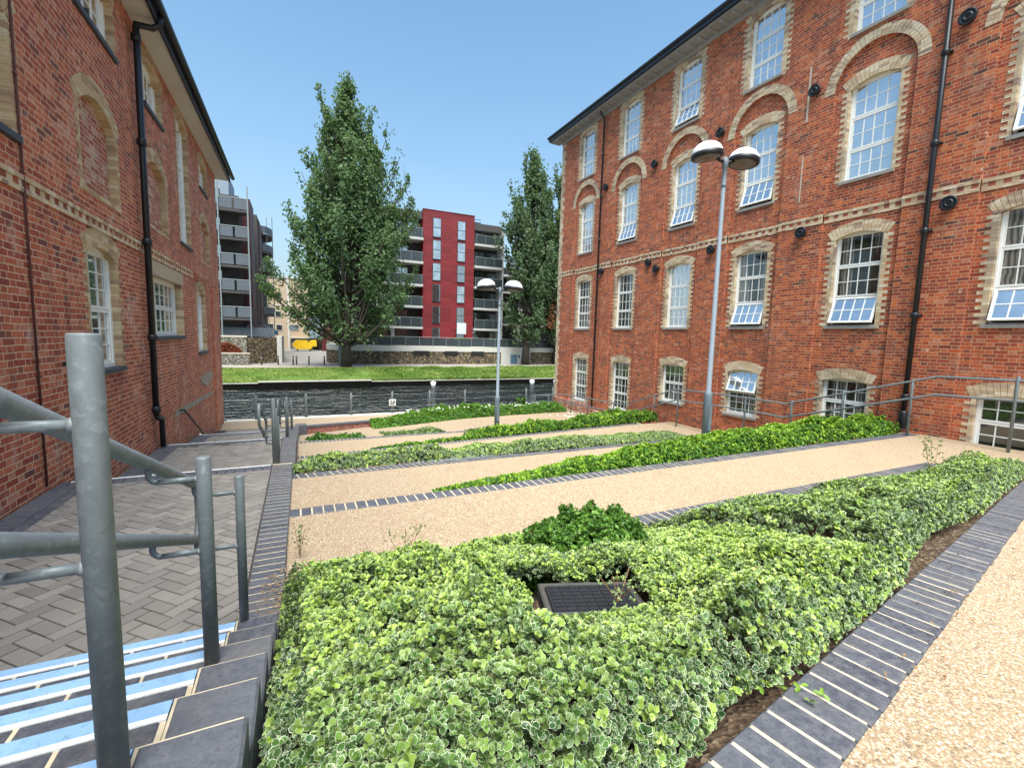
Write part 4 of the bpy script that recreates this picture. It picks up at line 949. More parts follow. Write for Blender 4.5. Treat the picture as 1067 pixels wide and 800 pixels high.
tag(scatter('grass', GP, np.stack([rng.normal(0, .2, n), rng.normal(0, .2, n), np.ones(n)], 1), GS, M['grassblade'], [rosette(5, 1, .35, rr, True) for _ in range(4)], None, np.clip(vn(gx, gt*8, .5)*1.3-.3+rng.normal(0, .15, n), 0, 1)), 'rough green grass on the far river bank', 'grass', kind='stuff')

# floats
for k, (x, y, lab) in enumerate([(10.9, 39.3, 'white float on the dark water by the far quay, left of the small lamp'), (20.9, 39.3, 'white float on the dark water near the right building corner'), (23.2, 38.6, 'white float half hidden behind the right building corner')]):
    sw = empty('buoy', (x, y, -4.6), lab, 'buoy', 'white floats on the river')
    m = MB(); m.lathe((x, y, -4.6), [(.12, -.1), (.2, .05), (.25, .34), (.23, .42), (.05, .46), (.04, .5), (.001, .5)], 12); m.build('body', M['lamp_white'], sw, True)
    m = MB(); m.lathe((x, y, -4.6), [(.205, .06), (.215, .1)], 12); m.build('waterline_ring', M['black'], sw, True)

# far walls
def gabion(name='gabion_stone'):
    t = NT(name); P = t.pos(); c = t.ramp(t.xyz(t.vor(P, 6.5, 'Color'))[0], [(0, (.15, .105, .06)), (.3, (.24, .17, .09)), (.6, (.10, .075, .05)), (.8, (.31, .24, .15)), (1, (.17, .14, .11))], True)
    e = t.vor(P, 6.5, 'Distance'); c = t.mix(t.ramp(e, [(.35, 0), (.6, .9)]), c, (.03, .025, .02)); x = t.xyz(P)
    gx_ = t.math('LESS_THAN', t.math('FRACT', t.math('DIVIDE', x[0], 1.0)), .04); c = t.mix(t.math('MULTIPLY', gx_, .7), c, (.04, .035, .03)); return t.base(c, .9)
M['gabion'] = gabion()
def flint():
    t = NT('flint_stone'); P = t.pos(); c = t.ramp(t.xyz(t.vor(P, 8, 'Color'))[0], [(0, (.12, .11, .09)), (.4, (.24, .21, .17)), (.7, (.36, .33, .27)), (1, (.5, .47, .4))], True)
    e = t.vor(P, 8, 'Distance'); c = t.mix(t.ramp(e, [(.35, 0), (.6, .8)]), c, (.06, .055, .045)); return t.base(c, .9)
M['flint'] = flint()
M['render'] = simple('white_render', (.48, .46, .42), .8, 0, .08, .5)
gw = empty('terrace_wall', (14, 52, -3.4), 'long stone-filled terrace wall with white coping below the red flats', 'wall')
m = MB()
path = [(3.4, 60), (3.0, 57), (3.2, 54.5), (4.2, 52.8), (6.2, 52.05), (8, 52)]
m.strip([(x, y, -3.45) for x, y in path+[(23.1, 52)]], [(x, y, -1.95) for x, y in path+[(23.1, 52)]]); m.box(27.2, 60, 52, 52.5, -3.45, -1.9); m.build('stone_face', M['gabion'], gw)
m = MB(); P2 = path+[(23.1, 52)]
m.strip([(x, y-.06, -1.95) for x, y in P2], [(x, y-.06, -1.35) for x, y in P2]); m.strip([(x, y-.06, -1.35) for x, y in P2], [(x+.3, y+3.4, -1.35) for x, y in P2]); m.box(23.1, 27.2, 51.9, 52.6, -3.45, -1.3); m.box(27.2, 60, 51.92, 52.6, -1.9, -1.35); m.build('white_band', M['render'], gw)
m = MB()
for a, b in ((12.07, 13.88), (15.73, 17.41), (19.12, 20.77)): m.box(a, b, 51.9, 52.1, -2.35, -1.88)
m.build('vent_slot', M['dark_in'], gw)
m = MB(); m.box(24.4, 25.3, 51.86, 51.95, -3.4, -2.2); m.build('door', simple('blue_grey_door', (.10, .17, .22), .6), gw)
m = MB(); m.box(25.5, 25.7, 51.86, 51.95, -2.6, -2.3); m.build('notice', M['black'], gw)
m = MB(); X = [8+1.6*i for i in range(18)]
for x in X: m.box(x, x+.05, 52.25, 52.3, -1.35, -.3)
m.tube([(3.6, 55, -.3), (4.6, 53.2, -.3), (8, 52.27, -.3), (36, 52.27, -.3)], .035, 6); m.build('rail', M['galv'], gw)
m = MB(); m.box(5.5, 36, 52.27, 52.285, -1.3, -.42); m.build('glass_screen', M['balus'], gw)
m = MB(); m.box(4, 60, 52.6, 75, -3.4, -1.42); tag(m.build('terrace_deck', simple('terrace_slab', (.25, .24, .22), .9)), kind='structure')

M['redclad'] = None
t = NT('dark_red_cladding'); P = t.pos(); x = t.xyz(P); ln = t.math('LESS_THAN', t.math('FRACT', t.math('DIVIDE', x[2], .42)), .1)
sh = t.white(t.comb(t.math('FLOOR', t.math('DIVIDE', x[2], .42)), t.math('FLOOR', t.math('DIVIDE', x[0], 1.6))))
c = t.mix(sh, (.135, .010, .013), (.195, .016, .02)); c = t.mix(t.math('MULTIPLY', ln, .8), c, (.06, .008, .01)); t.base(c, .55); M['redclad'] = t.m
M['darkbrick'] = simple('charcoal_brick', (.065, .058, .06), .85, 0, .25, 3)
M['balc'] = simple('balcony_slab', (.42, .42, .41), .7)
M['dkwall'] = simple('dark_grey_wall', (.06, .055, .055), .85, 0, .3, 1)  # dark grey base tone shared by walls and slabs of the far buildings
M['fglass'] = glass_mat('far_window_glass', (.02, .024, .028), .35)
M['fglass_b'] = glass_mat('far_bright_window_glass', (.12, .15, .18), .3)
M['curt'] = simple('pale_blind', (.55, .6, .64), .8)
# red flats
RF = empty('apartment_building', (14, 56, -1.4), 'modern flats with a dark red clad tower and white balcony slabs', 'building')
m = MB(); m.box(14.0, 20.6, 55.6, 70, -1.4, 15.05); m.box(13.95, 20.65, 55.55, 55.9, 15.05, 15.13); m.build('red_tower', M['redclad'], RF)
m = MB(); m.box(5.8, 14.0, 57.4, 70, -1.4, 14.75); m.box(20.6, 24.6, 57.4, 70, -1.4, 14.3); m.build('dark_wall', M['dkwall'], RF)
m = MB(); m.box(5.8, 13.98, 56.0, 57.38, 13.95, 14.78); m.build('parapet', M['darkbrick'], RF); m = MB(); m.box(20.62, 24.6, 56.0, 57.38, 13.5, 14.35); m.build('parapet', M['darkbrick'], RF)
rows = [(14.12, 11.95), (11.49, 9.3), (8.72, 6.74), (6.16, 4.16), (3.5, 1.5), (.83, -.5)]
for i, (a, b) in enumerate(rows):
    for (xa, xb) in ((15.24, 16.14), (18.39, 19.31)):
        f = MB(); f.box(xa-.06, xb+.06, 55.5, 55.64, b-.06, a+.06); w = f.build('window', M['darkbrick'], RF)
        f = MB(); f.box(xa, xb, 55.47, 55.52, (a+b)/2+.04, a); f.box(xa, xb, 55.47, 55.52, b, (a+b)/2-.04); f.build('pane', M['fglass_b'] if i < 2 or (i == 2 and xa < 17) or (i == 3 and xa > 17) else M['fglass'], w)
for (x0, x1, zs_) in ((5.9, 13.97, [11.62, 8.8, 6.1, 3.5, .95]), (20.63, 24.6, [11.7, 8.95, 6.35, 3.65, 1.0])):
    for z in zs_:
        m = MB(); m.box(x0, x1, 55.3, 57.4, z-.28, z); m.build('balcony_slab', M['balc'], RF)
        m = MB(); m.box(x0+.1, x1-.05, 55.36, 55.4, z+.08, z+1.05); m.build('balcony_glass', M['balus'], RF)
        m = MB(); m.tube([(x0+.05, 55.38, z+1.1), (x1, 55.38, z+1.1)], .03, 6); k = x0+.1
        while k < x1: m.box(k, k+.04, 55.35, 55.41, z, z+1.1); k += 1.3
        m.build('balcony_rail', M['galv'], RF)
    for z in zs_+[-1.4]:
        k = x0+.5
        while k < x1-1.2:
            m = MB(); hh_ = 2.1; m.box(k, k+1.5, 57.3, 57.42, z+.05, z+hh_); w = m.build('window', M['darkbrick'], RF)
            m = MB(); m.box(k+.06, k+.7, 57.26, 57.32, z+.1, z+hh_-.06); m.box(k+.78, k+1.44, 57.26, 57.32, z+.1, z+hh_-.06); m.build('pane', random.choice([M['fglass'], M['fglass_b'], M['fglass'], M['fglass']]), w)
            k += random.choice([1.9, 2.3])
m = MB(); m.box(5.8, 5.95, 55.3, 57.4, -1.4, 14); m.build('end_fin', M['balc'], RF); m = MB(); m.box(24.5, 24.65, 55.3, 57.4, -1.4, 13.6); m.build('end_fin', M['balc'], RF)
m = MB(); m.box(10.3, 10.7, 56.2, 56.6, -1.4, .8); m.build('column', M['balc'], RF)
m = MB(); m.box(8.4, 9.2, 57.2, 57.45, .9, 8.5); m.build('orange_panel', simple('ochre_panel', (.45, .20, .03), .7), RF)
m = MB(); m.box(21.2, 22.4, 58, 60, 14.3, 15.0); m.tube([(21.2, 58, 15.3), (22.4, 58, 15.3)], .04, 5); m.build('roof_plant', M['dkwall'], RF)
for (x, lab, hgt) in ((11.6, 'timber chair', .9), (16.6, 'slatted wooden chair', .9)):
    ch = empty('garden_chair', (x, 53.4, -1.42), 'wooden garden chair on the terrace '+('left of' if x < 14 else 'under')+' the red tower', 'chair')
    m = MB()
    for a in (0, .45):
        for b in (0, .45): m.box(x+a, x+a+.05, 53.4+b, 53.45+b, -1.42, -.95 if b == 0 else -.4)
    m.build('legs', M['wood'] if 'wood' in M else M.setdefault('wood', simple('pale_wood', (.45, .28, .13), .7)), ch)
    m = MB(); m.box(x-.02, x+.52, 53.38, 53.9, -.97, -.93); m.build('seat', M['wood'], ch)
    m = MB()
    for k in range(4): m.box(x+.04+k*.12, x+.10+k*.12, 53.88, 53.91, -.9, -.4)
    m.build('backrest', M['wood'], ch)
bb = MB(); bb.box(18.2, 19.4, 54.8, 54.9, .2, 1.6); tag(bb.build('notice_board', M['curt']), 'square pale blue board at the foot of the red tower', 'board')
m = MB()
for k in range(4): m.lathe((8.8+k*.5, 53.6, -1.42), [(.2, 0), (.24, .4), (.35, .7), (.2, 1.1), (.01, 1.15)], 8)
# grey stepped flats behind second tree
GF = empty('apartment_building', (28, 64, -1.4), 'grey balconied flats behind the right-hand poplars', 'building')
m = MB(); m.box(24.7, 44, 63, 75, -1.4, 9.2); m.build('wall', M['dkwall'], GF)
for z in (9.0, 6.6, 4.2, 1.9):
    m = MB(); m.box(24.8, 44, 61.2, 63, z-.25, z); m.build('balcony_slab', M['balc'], GF); m = MB(); m.box(24.9, 44, 61.25, 61.3, z+.05, z+1); m.build('balcony_glass', M['balus'], GF)
m = MB(); m.box(29.6, 30.1, 61, 61.5, -1.4, 4); m.build('column', M['balc'], GF)

# left flats
LF = empty('apartment_building', (-9, 56, -.8), 'grey and dark red flats with stacked steel balconies beyond the river on the left', 'building')
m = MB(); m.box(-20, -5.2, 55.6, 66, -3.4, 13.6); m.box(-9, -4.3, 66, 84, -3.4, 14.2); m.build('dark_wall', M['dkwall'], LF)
m = MB(); m.box(-5.25, -4.35, 57.5, 62, -.8, 13.9); m.box(-4.28, -4.2, 68, 73, -.8, 14); m.build('maroon_cladding', simple('maroon_cladding', (.06, .014, .016), .6), LF)
m = MB(); m.box(-20, -6.2, 57, 62, 13.6, 15.9); m.build('penthouse', simple('blue_grey_panel', (.20, .25, .31), .6), LF)
M['lattice'] = simple('grey_mesh_panel', (.085, .10, .12), .6, .1, .3, 4)
for z in (1.25, 3.95, 6.5, 9.2, 11.95):
    m = MB(); m.box(-12, -4.25, 53.9, 55.6, z-.3, z-.1); m.build('balcony_slab', M['dkwall'], LF)
    m = MB()
    for (a, b) in ((-12, -9.5), (-9.4, -6.95), (-6.85, -5.6), (-5.5, -4.3)): m.box(a+.05, b-.05, 53.9, 53.93, z+.0, z+1.0)
    m.box(-4.32, -4.29, 54, 55.5, z, z+1.0); m.build('balustrade', M['lattice'], LF)
    m = MB(); m.tube([(-12, 53.91, z+1.05), (-4.3, 53.91, z+1.05), (-4.3, 55.6, z+1.05)], .035, 6); m.build('handrail', M['galv'], LF)
    for k, xx in enumerate((-11, -8.6)):
        m = MB(); m.box(xx, xx+1.8, 55.5, 55.62, z-.05, z+2.1); w = m.build('window', M['darkbrick'], LF); m = MB(); m.box(xx+.08, xx+1.7, 55.46, 55.52, z, z+2.0); m.build('pane', M['fglass'], w)
for xx in (-11.8, -9.45, -6.9, -4.35):
    m = MB(); m.box(xx, xx+.12, 53.8, 53.9, -.8, 15.5 if xx < -6 else 14.2); m.build('column', M['galv'], LF)
for z in (3.3, 6.47, 9.31, 11.87, 14.27):
    m = MB(); pr = [(-4.3+1.35*math.sin(a), 75.5-3.2*math.cos(a)) for a in np.linspace(0, PI, 9)]
    m.strip([(x, y, z-1.25) for x, y in pr], [(x, y, z-1.05) for x, y in pr]); m.add([(x, y, z-1.06) for x, y in pr], [tuple(range(9))[::-1]]); m.add([(x, y, z-1.25) for x, y in pr], [tuple(range(9))]); m.build('balcony_slab', M['dkwall'], LF)
    m = MB(); m.strip([(x, y, z-1.0) for x, y in pr], [(x, y, z-.05) for x, y in pr]); m.build('balustrade', M['lattice'], LF)
m = MB(); m.tube([(-3.0, 75.0, -.5), (-3.0, 75.0, 16)], .06, 6); m.tube([(-3.6, 73, -.5), (-3.6, 73, 15.5)], .05, 6); m.build('column', M['galv'], LF)
fw = empty('flint_wall', (-8, 52, -3.4), 'flint stone wall under the left flats across the river', 'wall')
m = MB(); m.box(-16, -4.6, 52, 52.6, -3.45, -.75); m.build('flint_face', M['flint'], fw); m = MB(); m.box(-16, -4.55, 51.95, 52.65, -.75, -.6); m.build('coping', M['concrete'], fw)
m = MB(); m.add([(-4.6, 52.3, -3.45), (-2.0, 54.5, -3.45), (-2.0, 54.5, -.8), (-4.6, 52.3, -.8)], [(0, 1, 2, 3)]); m.box(-3.5, -2.0, 54.5, 60, -3.45, -.8); m.build('side_face', M['gabion'], fw)
m = MB(); m.box(-2.0, -1.55, 54.2, 64, -3.45, -.6); m.build('white_end', M['render'], fw)
m = MB(); m.box(-16, -4.3, 51.0, 51.3, -3.45, -2.35); m.build('front_planter', M['flint'], fw); m = MB(); m.box(-16, -4.25, 50.95, 51.35, -2.35, -2.25); m.build('planter_coping', M['concrete'], fw)
m = MB(); m.box(-12, -2.2, 54.7, 54.75, -.7, .25); m.build('railing_screen', M['lattice'], fw)
n = 900; q = rng.random((n, 3)); sp_ = np.stack([-6.3+(q[:, 0]-.5)*2.6, 51.65+(q[:, 1]-.5)*.6, -2.3+q[:, 2]*1.0*(1-((q[:, 0]-.5)*1.8)**2)], 1)
tag(scatter('shrub', sp_, rng.normal(size=(n, 3))+np.array([0, 0, 1]), np.full(n, .12), M['redleaf'], T_LOW), 'dark red leaved shrub against the flint wall', 'shrub')
# beige warehouse and neighbours
WH = empty('warehouse', (0, 95, -3.4), 'beige brick block with small square windows far down the side street', 'building')
t = NT('beige_brick'); P = t.pos(); x = t.xyz(P); rw_ = t.math('FRACT', t.math('DIVIDE', x[2], .3)); c = t.mix(t.noise(P, 1.2, 4), (.36, .27, .185), (.45, .35, .25)); c = t.mix(t.math('MULTIPLY', t.math('LESS_THAN', rw_, .2), .3), c, (.27, .2, .14)); t.base(c, .9)
m = MB(); m.box(-12, 4.5, 95, 110, -3.45, 9.7); m.build('wall', t.m, WH)
m = MB(); m.box(-12.2, 4.7, 94.8, 110.2, 9.7, 9.95); m.box(-1.65, -1.3, 94.9, 95.05, -3.4, 9.7); m.box(-12, 1.4, 94.93, 95, 4.6, 4.75); m.build('pale_trim', M['render'], WH)
for (x, z, w_) in [(-3.15, 3.1, .9), (-.59, 3.2, .9), (.72, 3.2, .9), (1.88, 3.3, .6), (.78, 6.2, .9), (-3.05, .62, .9), (-.6, .7, 1.6), (1.67, .75, .9), (-4.47, .75, .9), (-3.1, 6.2, .9)]:
    m = MB(); m.box(x-w_/2-.08, x+w_/2+.08, 94.92, 95.04, z-.55, z+.55); w = m.build('window', M['render'], WH); m = MB(); m.box(x-w_/2, x+w_/2, 94.88, 94.94, z-.45, z+.45); m.build('pane', M['fglass'], w)
m = MB(); m.box(-1.1, 3.3, 94.5, 95.05, -3.4, -1.35); m.build('garage_opening', M['dkwall'], WH)
m = MB(); m.box(-1.2, 3.4, 93.9, 95.05, -1.35, -1.1); m.build('canopy', M['concrete'], WH)
m = MB(); m.box(-.9, .4, 94.4, 94.5, -3.4, -1.6); m.build('roller_door', simple('grey_blue_shutter', (.16, .19, .23), .7), WH)
BG = empty('metal_shed', (3, 90, -3.4), 'blue-grey clad block between the beige block and the big poplar', 'building')
m = MB(); m.box(2.0, 4.0, 90, 94, -1.2, 6.0); m.build('clad_wall', simple('blue_grey_cladding', (.20, .27, .33), .6, 0, .1, 1), BG); m = MB(); m.box(4.0, 7.2, 88, 94, -3.4, 1.1); m.build('maroon_wall', simple('dark_maroon', (.09, .015, .018), .7), BG)
m = MB(); m.box(3.9, 7.4, 87.9, 94, 1.1, 1.4); m.build('roof_edge', M['render'], BG)
BK = empty('dark_block', (9, 75, -3.4), 'dark brick block seen between the poplar trunk and the red flats', 'building'); m = MB(); m.box(6.2, 13, 74, 84, -1.4, 9); m.build('wall', M['darkbrick'], BK)
for zq in (0, 3, 6):
    m = MB(); m.box(7, 9, 73.9, 74.02, zq, zq+1.6); m.build('window', M['fglass'], BK)
# yellow skip
skp = empty('skip', (1.0, 88, -3.4), 'bright yellow waste skip in front of the beige block', 'skip')
m = MB(); v = [(-.3, 86.5, -3.1), (2.0, 86.5, -3.1), (2.6, 86.5, -2.3), (2.3, 86.5, -1.6), (-.3, 86.5, -1.55), (-.9, 86.5, -2.3)]; v2 = [(x, y+1.8, z) for x, y, z in v]
m.add(v+v2, [tuple(range(6)), tuple(range(6, 12))[::-1]]+[(i, i+6, (i+1) % 6+6, (i+1) % 6) for i in range(6)]); ysk = simple('yellow_paint', (.75, .47, .02), .5); m.build('hopper', ysk, skp)
m = MB(); m.box(2.2, 3.0, 86.6, 88.2, -2.6, -1.5); m.build('lifting_end', ysk, skp)
m = MB(); m.box(-.2, .1, 86.6, 88.2, -3.4, -3.1); m.box(1.8, 2.1, 86.6, 88.2, -3.4, -3.1); m.build('skid', M['black'], skp)
# bollards
bl = None; bn = ['leftmost wooden bollard on the far towpath', 'bollard in front of the white wall end', 'left one of the close bollard pair', 'right one of the close bollard pair', 'bollard between the pair and the poplar', 'bollard nearest the big poplar trunk']
for x, l in zip((-3.24, -1.79, -.45, -.15, 1.0, 2.45), bn):
    if bl is None:
        bl = empty('bollard', (x, 50.5, -3.4), l, 'bollard', 'bollards on the far towpath'); m = MB(); m.lathe((x, 50.5, -3.4), [(.07, 0), (.07, .85), (.05, .92), (.001, .93)], 10); m.build('shaft', simple('dark_timber', (.09, .07, .055), .9), bl, True)
        m = MB(); m.lathe((x, 50.5, -2.75), [(.073, 0), (.073, .06)], 10); m.build('band', M['render'], bl)
    else: dup(bl, (x, 50.5, -3.4), l)
# parked cars on the terrace of the left flats
cr = empty('parked_car', (-4.0, 57, -.78), 'dark blue car parked on the terrace under the left flats', 'car')
m = MB(); 
pr = [(-2.0, 0.25), (-2.0, .75), (-1.3, .85), (-.8, 1.35), (.7, 1.38), (1.4, .9), (2.0, .8), (2.05, .3)]
v = [(-4.0+a, 56.2, -.78+b) for a, b in pr]; v2 = [(x, y+1.6, z) for x, y, z in v]; k = len(v)
m.add(v+v2, [tuple(range(k)), tuple(range(k, 2*k))[::-1]]+[(i, i+k, (i+1) % k+k, (i+1) % k) for i in range(k)]); m.build('body', simple('blue_car_paint', (.02, .05, .10), .3), cr)
m = MB(); m.add([(-4.0+a, 56.18, -.78+b) for a, b in ((-1.1, .9), (-.75, 1.28), (.6, 1.3), (1.1, .92))], [(0, 1, 2, 3)]); m.build('window', M['fglass'], cr)
for a in (-1.25, 1.3):
    m = MB(); m.lathe((-4.0+a, 56.3, -.48), [(.3, -.1), (.3, .1)], 14, Matrix.Rotation(PI/2, 3, 'X')); m.build('wheel', M['black'], cr)

# ------------------------------------------------------------------ trees
def tree(name, label, x, y, zb, H, prof, nl, nleaf, ls, mat, seed, spires=(), tr=.5, group='poplars on the far bank', flat=1.0, clear=3.0):
    r = random.Random(seed); root = empty(name, (x, y, zb), label, 'tree', group)
    def pr(h): return float(np.interp(h, [p[0] for p in prof], [p[1] for p in prof]))
    tm = MB(); P = []; rad = []
    for i in range(10):
        t = i/9; P.append((x+.35*math.sin(t*3+seed), y+.3*math.sin(t*2.1+seed*2), zb+H*.93*t)); rad.append(tr*(1-t)**1.3+.03+(.12 if i == 0 else 0))
    tm.tube(P, rad, 12); tk = tm.build('trunk', M['bark'], root, True)
    lm = MB(); segs = []
    def limb(h0, h1, az, R1, r0, top=None):
        b = Vector((float(np.interp(h0/H/.93, [k/9 for k in range(10)], [p[0] for p in P])), float(np.interp(h0/H/.93, [k/9 for k in range(10)], [p[1] for p in P])), zb+h0))
        e_ = Vector((x+R1*math.cos(az), y+R1*math.sin(az)*flat, zb+h1)) if top is None else Vector(top); pts_ = []
        for k in range(8):
            t = k/7; o = t**.75; pt = Vector((b.x+(e_.x-b.x)*o, b.y+(e_.y-b.y)*o, b.z+(e_.z-b.z)*(t**1.15))); pt += Vector((r.uniform(-.15, .15), r.uniform(-.15, .15), 0)); pts_.append(pt)
        lm.tube(pts_, [r0*(1-k/7.5)+.012 for k in range(8)], 6); segs.append((pts_, (e_-b).length))
    for k in range(nl):
        h1 = clear+.8+(H*.97-clear)*((k+.5)/nl)**.85; h0 = max(clear*.55+r.uniform(0, 1.2), h1-r.uniform(.22, .4)*H*.8); R1 = pr(h1)*math.sqrt(r.uniform(.15, 1.0))
        limb(h0, h1, r.uniform(0, 2*PI), R1, .06+.13*(1-h1/H))
    for (dx, h1, h0) in spires: limb(h0, h1, 0, 0, .12, (x+dx, y, zb+h1))
    lm.build('limbs', M['bark'], tk, True)
    tot = sum(s[1] for s in segs); PP = []; NN = []; LL = []
    for pts_, ln in segs:
        for q in range(int(nleaf*ln/tot)):
            t = r.uniform(.22, 1.03)**.85; u = min(t, .999)*7; k = int(u); p = pts_[k].lerp(pts_[min(k+1, 7)], u-k)
            sg_ = .42*(1.25-.75*t); d = Vector((r.gauss(0, sg_), r.gauss(0, sg_), r.gauss(0, sg_*1.5)))
            if t > 1: d.z += r.uniform(0, .5)
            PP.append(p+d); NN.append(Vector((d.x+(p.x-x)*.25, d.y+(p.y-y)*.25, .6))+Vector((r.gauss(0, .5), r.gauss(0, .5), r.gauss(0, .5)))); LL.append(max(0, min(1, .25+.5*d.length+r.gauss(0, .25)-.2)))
    nf = int(nleaf*.32)
    for q in range(nf):
        h = clear+.9+(H*.75-clear)*r.random()**1.4; R1 = pr(h)*.72*math.sqrt(r.random()); a = r.uniform(0, 2*PI); p = Vector((x+R1*math.cos(a), y+R1*math.sin(a)*flat, zb+h))
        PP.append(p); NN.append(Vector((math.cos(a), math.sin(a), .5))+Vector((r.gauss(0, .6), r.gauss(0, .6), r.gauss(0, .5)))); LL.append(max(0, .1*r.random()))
    PP = np.array([tuple(p) for p in PP]); NN = np.array([tuple(p) for p in NN])
    # clumps: drop leaves where a coarse 3-d noise is low so sky shows through
    nz = vn(PP[:, 0]*1.0+PP[:, 2]*.31, PP[:, 2]*.55+PP[:, 1]*.7, .95); keep = (nz > .28) & (vn(PP[:, 0]*1.3-PP[:, 1]*.9, PP[:, 2]*.45, 1.7) > .26)
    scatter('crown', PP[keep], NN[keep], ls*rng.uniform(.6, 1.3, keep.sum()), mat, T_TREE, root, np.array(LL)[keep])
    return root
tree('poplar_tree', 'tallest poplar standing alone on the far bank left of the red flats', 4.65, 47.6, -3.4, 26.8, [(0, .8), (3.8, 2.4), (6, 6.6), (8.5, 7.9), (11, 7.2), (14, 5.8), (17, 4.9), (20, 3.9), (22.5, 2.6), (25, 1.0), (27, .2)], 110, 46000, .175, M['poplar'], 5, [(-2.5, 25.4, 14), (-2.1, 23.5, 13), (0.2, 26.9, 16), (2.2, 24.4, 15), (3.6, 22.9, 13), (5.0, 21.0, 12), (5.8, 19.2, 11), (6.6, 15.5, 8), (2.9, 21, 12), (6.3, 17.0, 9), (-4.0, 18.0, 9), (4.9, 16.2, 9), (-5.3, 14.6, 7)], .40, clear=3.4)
tree('poplar_tree', 'slender poplar right of the red flats with a bare leaning trunk', 26.0, 50.2, -3.4, 25.5, [(0, .6), (5, 2.4), (8, 3.8), (14, 4.2), (18, 3.9), (22, 2.6), (25, .8)], 66, 21000, .19, M['poplar2'], 11, [(-2.6, 21, 11), (-.5, 25.5, 16), (2.4, 22, 12)], .42, clear=4.0)
tree('poplar_tree', 'poplar half hidden behind the corner of the right brick building', 31.2, 51.0, -3.4, 24.5, [(0, .6), (4, 2.6), (8, 4.6), (14, 5.0), (18, 4.2), (22, 2.6), (25, .8)], 66, 21000, .2, M['poplar2'], 23, [(-1.5, 24.5, 15), (1.8, 23, 14)], .5, clear=3.2)
tree('poplar_tree', 'poplar deepest behind the right brick building', 37.5, 54.0, -3.4, 24.5, [(0, .6), (4, 2.6), (8, 4.6), (14, 5.4), (18, 4.6), (22, 2.6), (25, .8)], 36, 7000, .27, M['poplar2'], 29, [], .5, clear=3.2)
# dead brown twigs in the right poplar
n = 420; q = rng.random(n); rp = np.stack([28.6+rng.normal(0, .28, n), 49.2+rng.normal(0, .3, n), 1.2+q*5.0], 1)
rust = scatter('dead_twigs', rp, rng.normal(size=(n, 3)), np.full(n, .13), M['rust'], T_TREE); tag(rust, 'hanging brown dead foliage in front of the right poplars', 'dead foliage')
# terrace shrubs in front of red flats
n = 2200; q = rng.random((n, 3)); bx_ = np.repeat(rng.choice([8.9, 9.6, 18.0, 18.8, 22.4, 24.2], n), 1); P_ = np.stack([bx_+rng.normal(0, .35, n), 53.2+rng.normal(0, .25, n), -1.3+q[:, 2]*.95], 1)
tag(scatter('terrace_plants', P_, rng.normal(size=(n, 3))+np.array([0, 0, 1.]), np.full(n, .11), M['bush'], T_LOW), 'potted greenery along the terrace of the red flats', 'plants', kind='stuff')

# ------------------------------------------------------------------ planting on the slope
def near(X, Y): return np.clip(1.0+.16*(np.hypot(X, Y)-2), 1.0, 2.0)
dome = np.array([2.15, 2.78])
def mask0(X, Y):
    c, s = math.cos(R_(20)), math.sin(R_(20)); dx = X-1.42; dy = Y-1.97; u = dx*c-dy*s; v = dx*s+dy*c
    m1 = (np.abs(u) < .31) & (np.abs(v) < .205)
    soilgap = (np.hypot((X-1.22)/.2, (Y-2.25)/.16) < 1)
    return ~(m1 | soilgap)
def H0(X, Y):
    h = .25+.05*np.sin(X*1.7)+.03*(X < .8)
    d = np.hypot((X-1.32)/.55, (Y-1.72)/.62); h = h*np.clip(.22+.78*(d-.55)/.5, .22, 1)
    h = h*np.clip(1-(Y-2.4)/2.2*np.clip((X-1.2)/1.0, 0, 1), .45, 1)
    return h
def bedz0(X): return zr1(X)-.02
def fN0(x): return fK0(x)+.045+.10*np.exp(-((np.asarray(x)-4.2)/.8)**2)+.05*np.exp(-((np.asarray(x)-1.25)/.25)**2)
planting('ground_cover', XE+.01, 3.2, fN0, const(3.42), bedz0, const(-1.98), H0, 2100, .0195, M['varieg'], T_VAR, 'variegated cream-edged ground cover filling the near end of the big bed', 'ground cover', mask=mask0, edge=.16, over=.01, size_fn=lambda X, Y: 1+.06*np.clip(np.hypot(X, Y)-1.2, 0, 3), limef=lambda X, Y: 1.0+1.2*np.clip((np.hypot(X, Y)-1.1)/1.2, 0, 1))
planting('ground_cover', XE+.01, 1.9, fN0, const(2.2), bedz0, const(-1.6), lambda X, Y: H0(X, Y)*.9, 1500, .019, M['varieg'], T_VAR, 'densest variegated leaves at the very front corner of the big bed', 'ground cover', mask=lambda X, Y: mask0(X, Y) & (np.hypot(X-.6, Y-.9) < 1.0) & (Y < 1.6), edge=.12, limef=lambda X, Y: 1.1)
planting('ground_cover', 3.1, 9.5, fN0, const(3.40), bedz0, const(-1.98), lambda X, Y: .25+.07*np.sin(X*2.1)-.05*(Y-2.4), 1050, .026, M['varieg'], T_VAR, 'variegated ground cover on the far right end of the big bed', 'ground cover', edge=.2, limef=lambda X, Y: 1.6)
def ball(name, cx, cy, rx, ry, z0, h, n, size, mat, temps, label, cat='shrub', lim=1.0):
    th = rng.uniform(0, 2*PI, n); u = rng.random(n); ph = np.arccos(1-u*1.0); rr_ = rng.uniform(.78, 1.05, n)*(.85+.3*vn(th*2, ph*3, 1.5))
    x = np.sin(ph)*np.cos(th)*rr_; y = np.sin(ph)*np.sin(th)*rr_; z = np.cos(ph)*rr_
    P = np.stack([cx+x*rx, cy+y*ry, z0+z*h], 1); N = np.stack([x, y, z+.35], 1)+rng.normal(0, .35, (n, 3))
    return tag(scatter(name, P, N, size*rng.uniform(.7, 1.3, n), mat, temps, None, np.clip(rng.random(n)**2*lim, 0, 1)), label, cat)
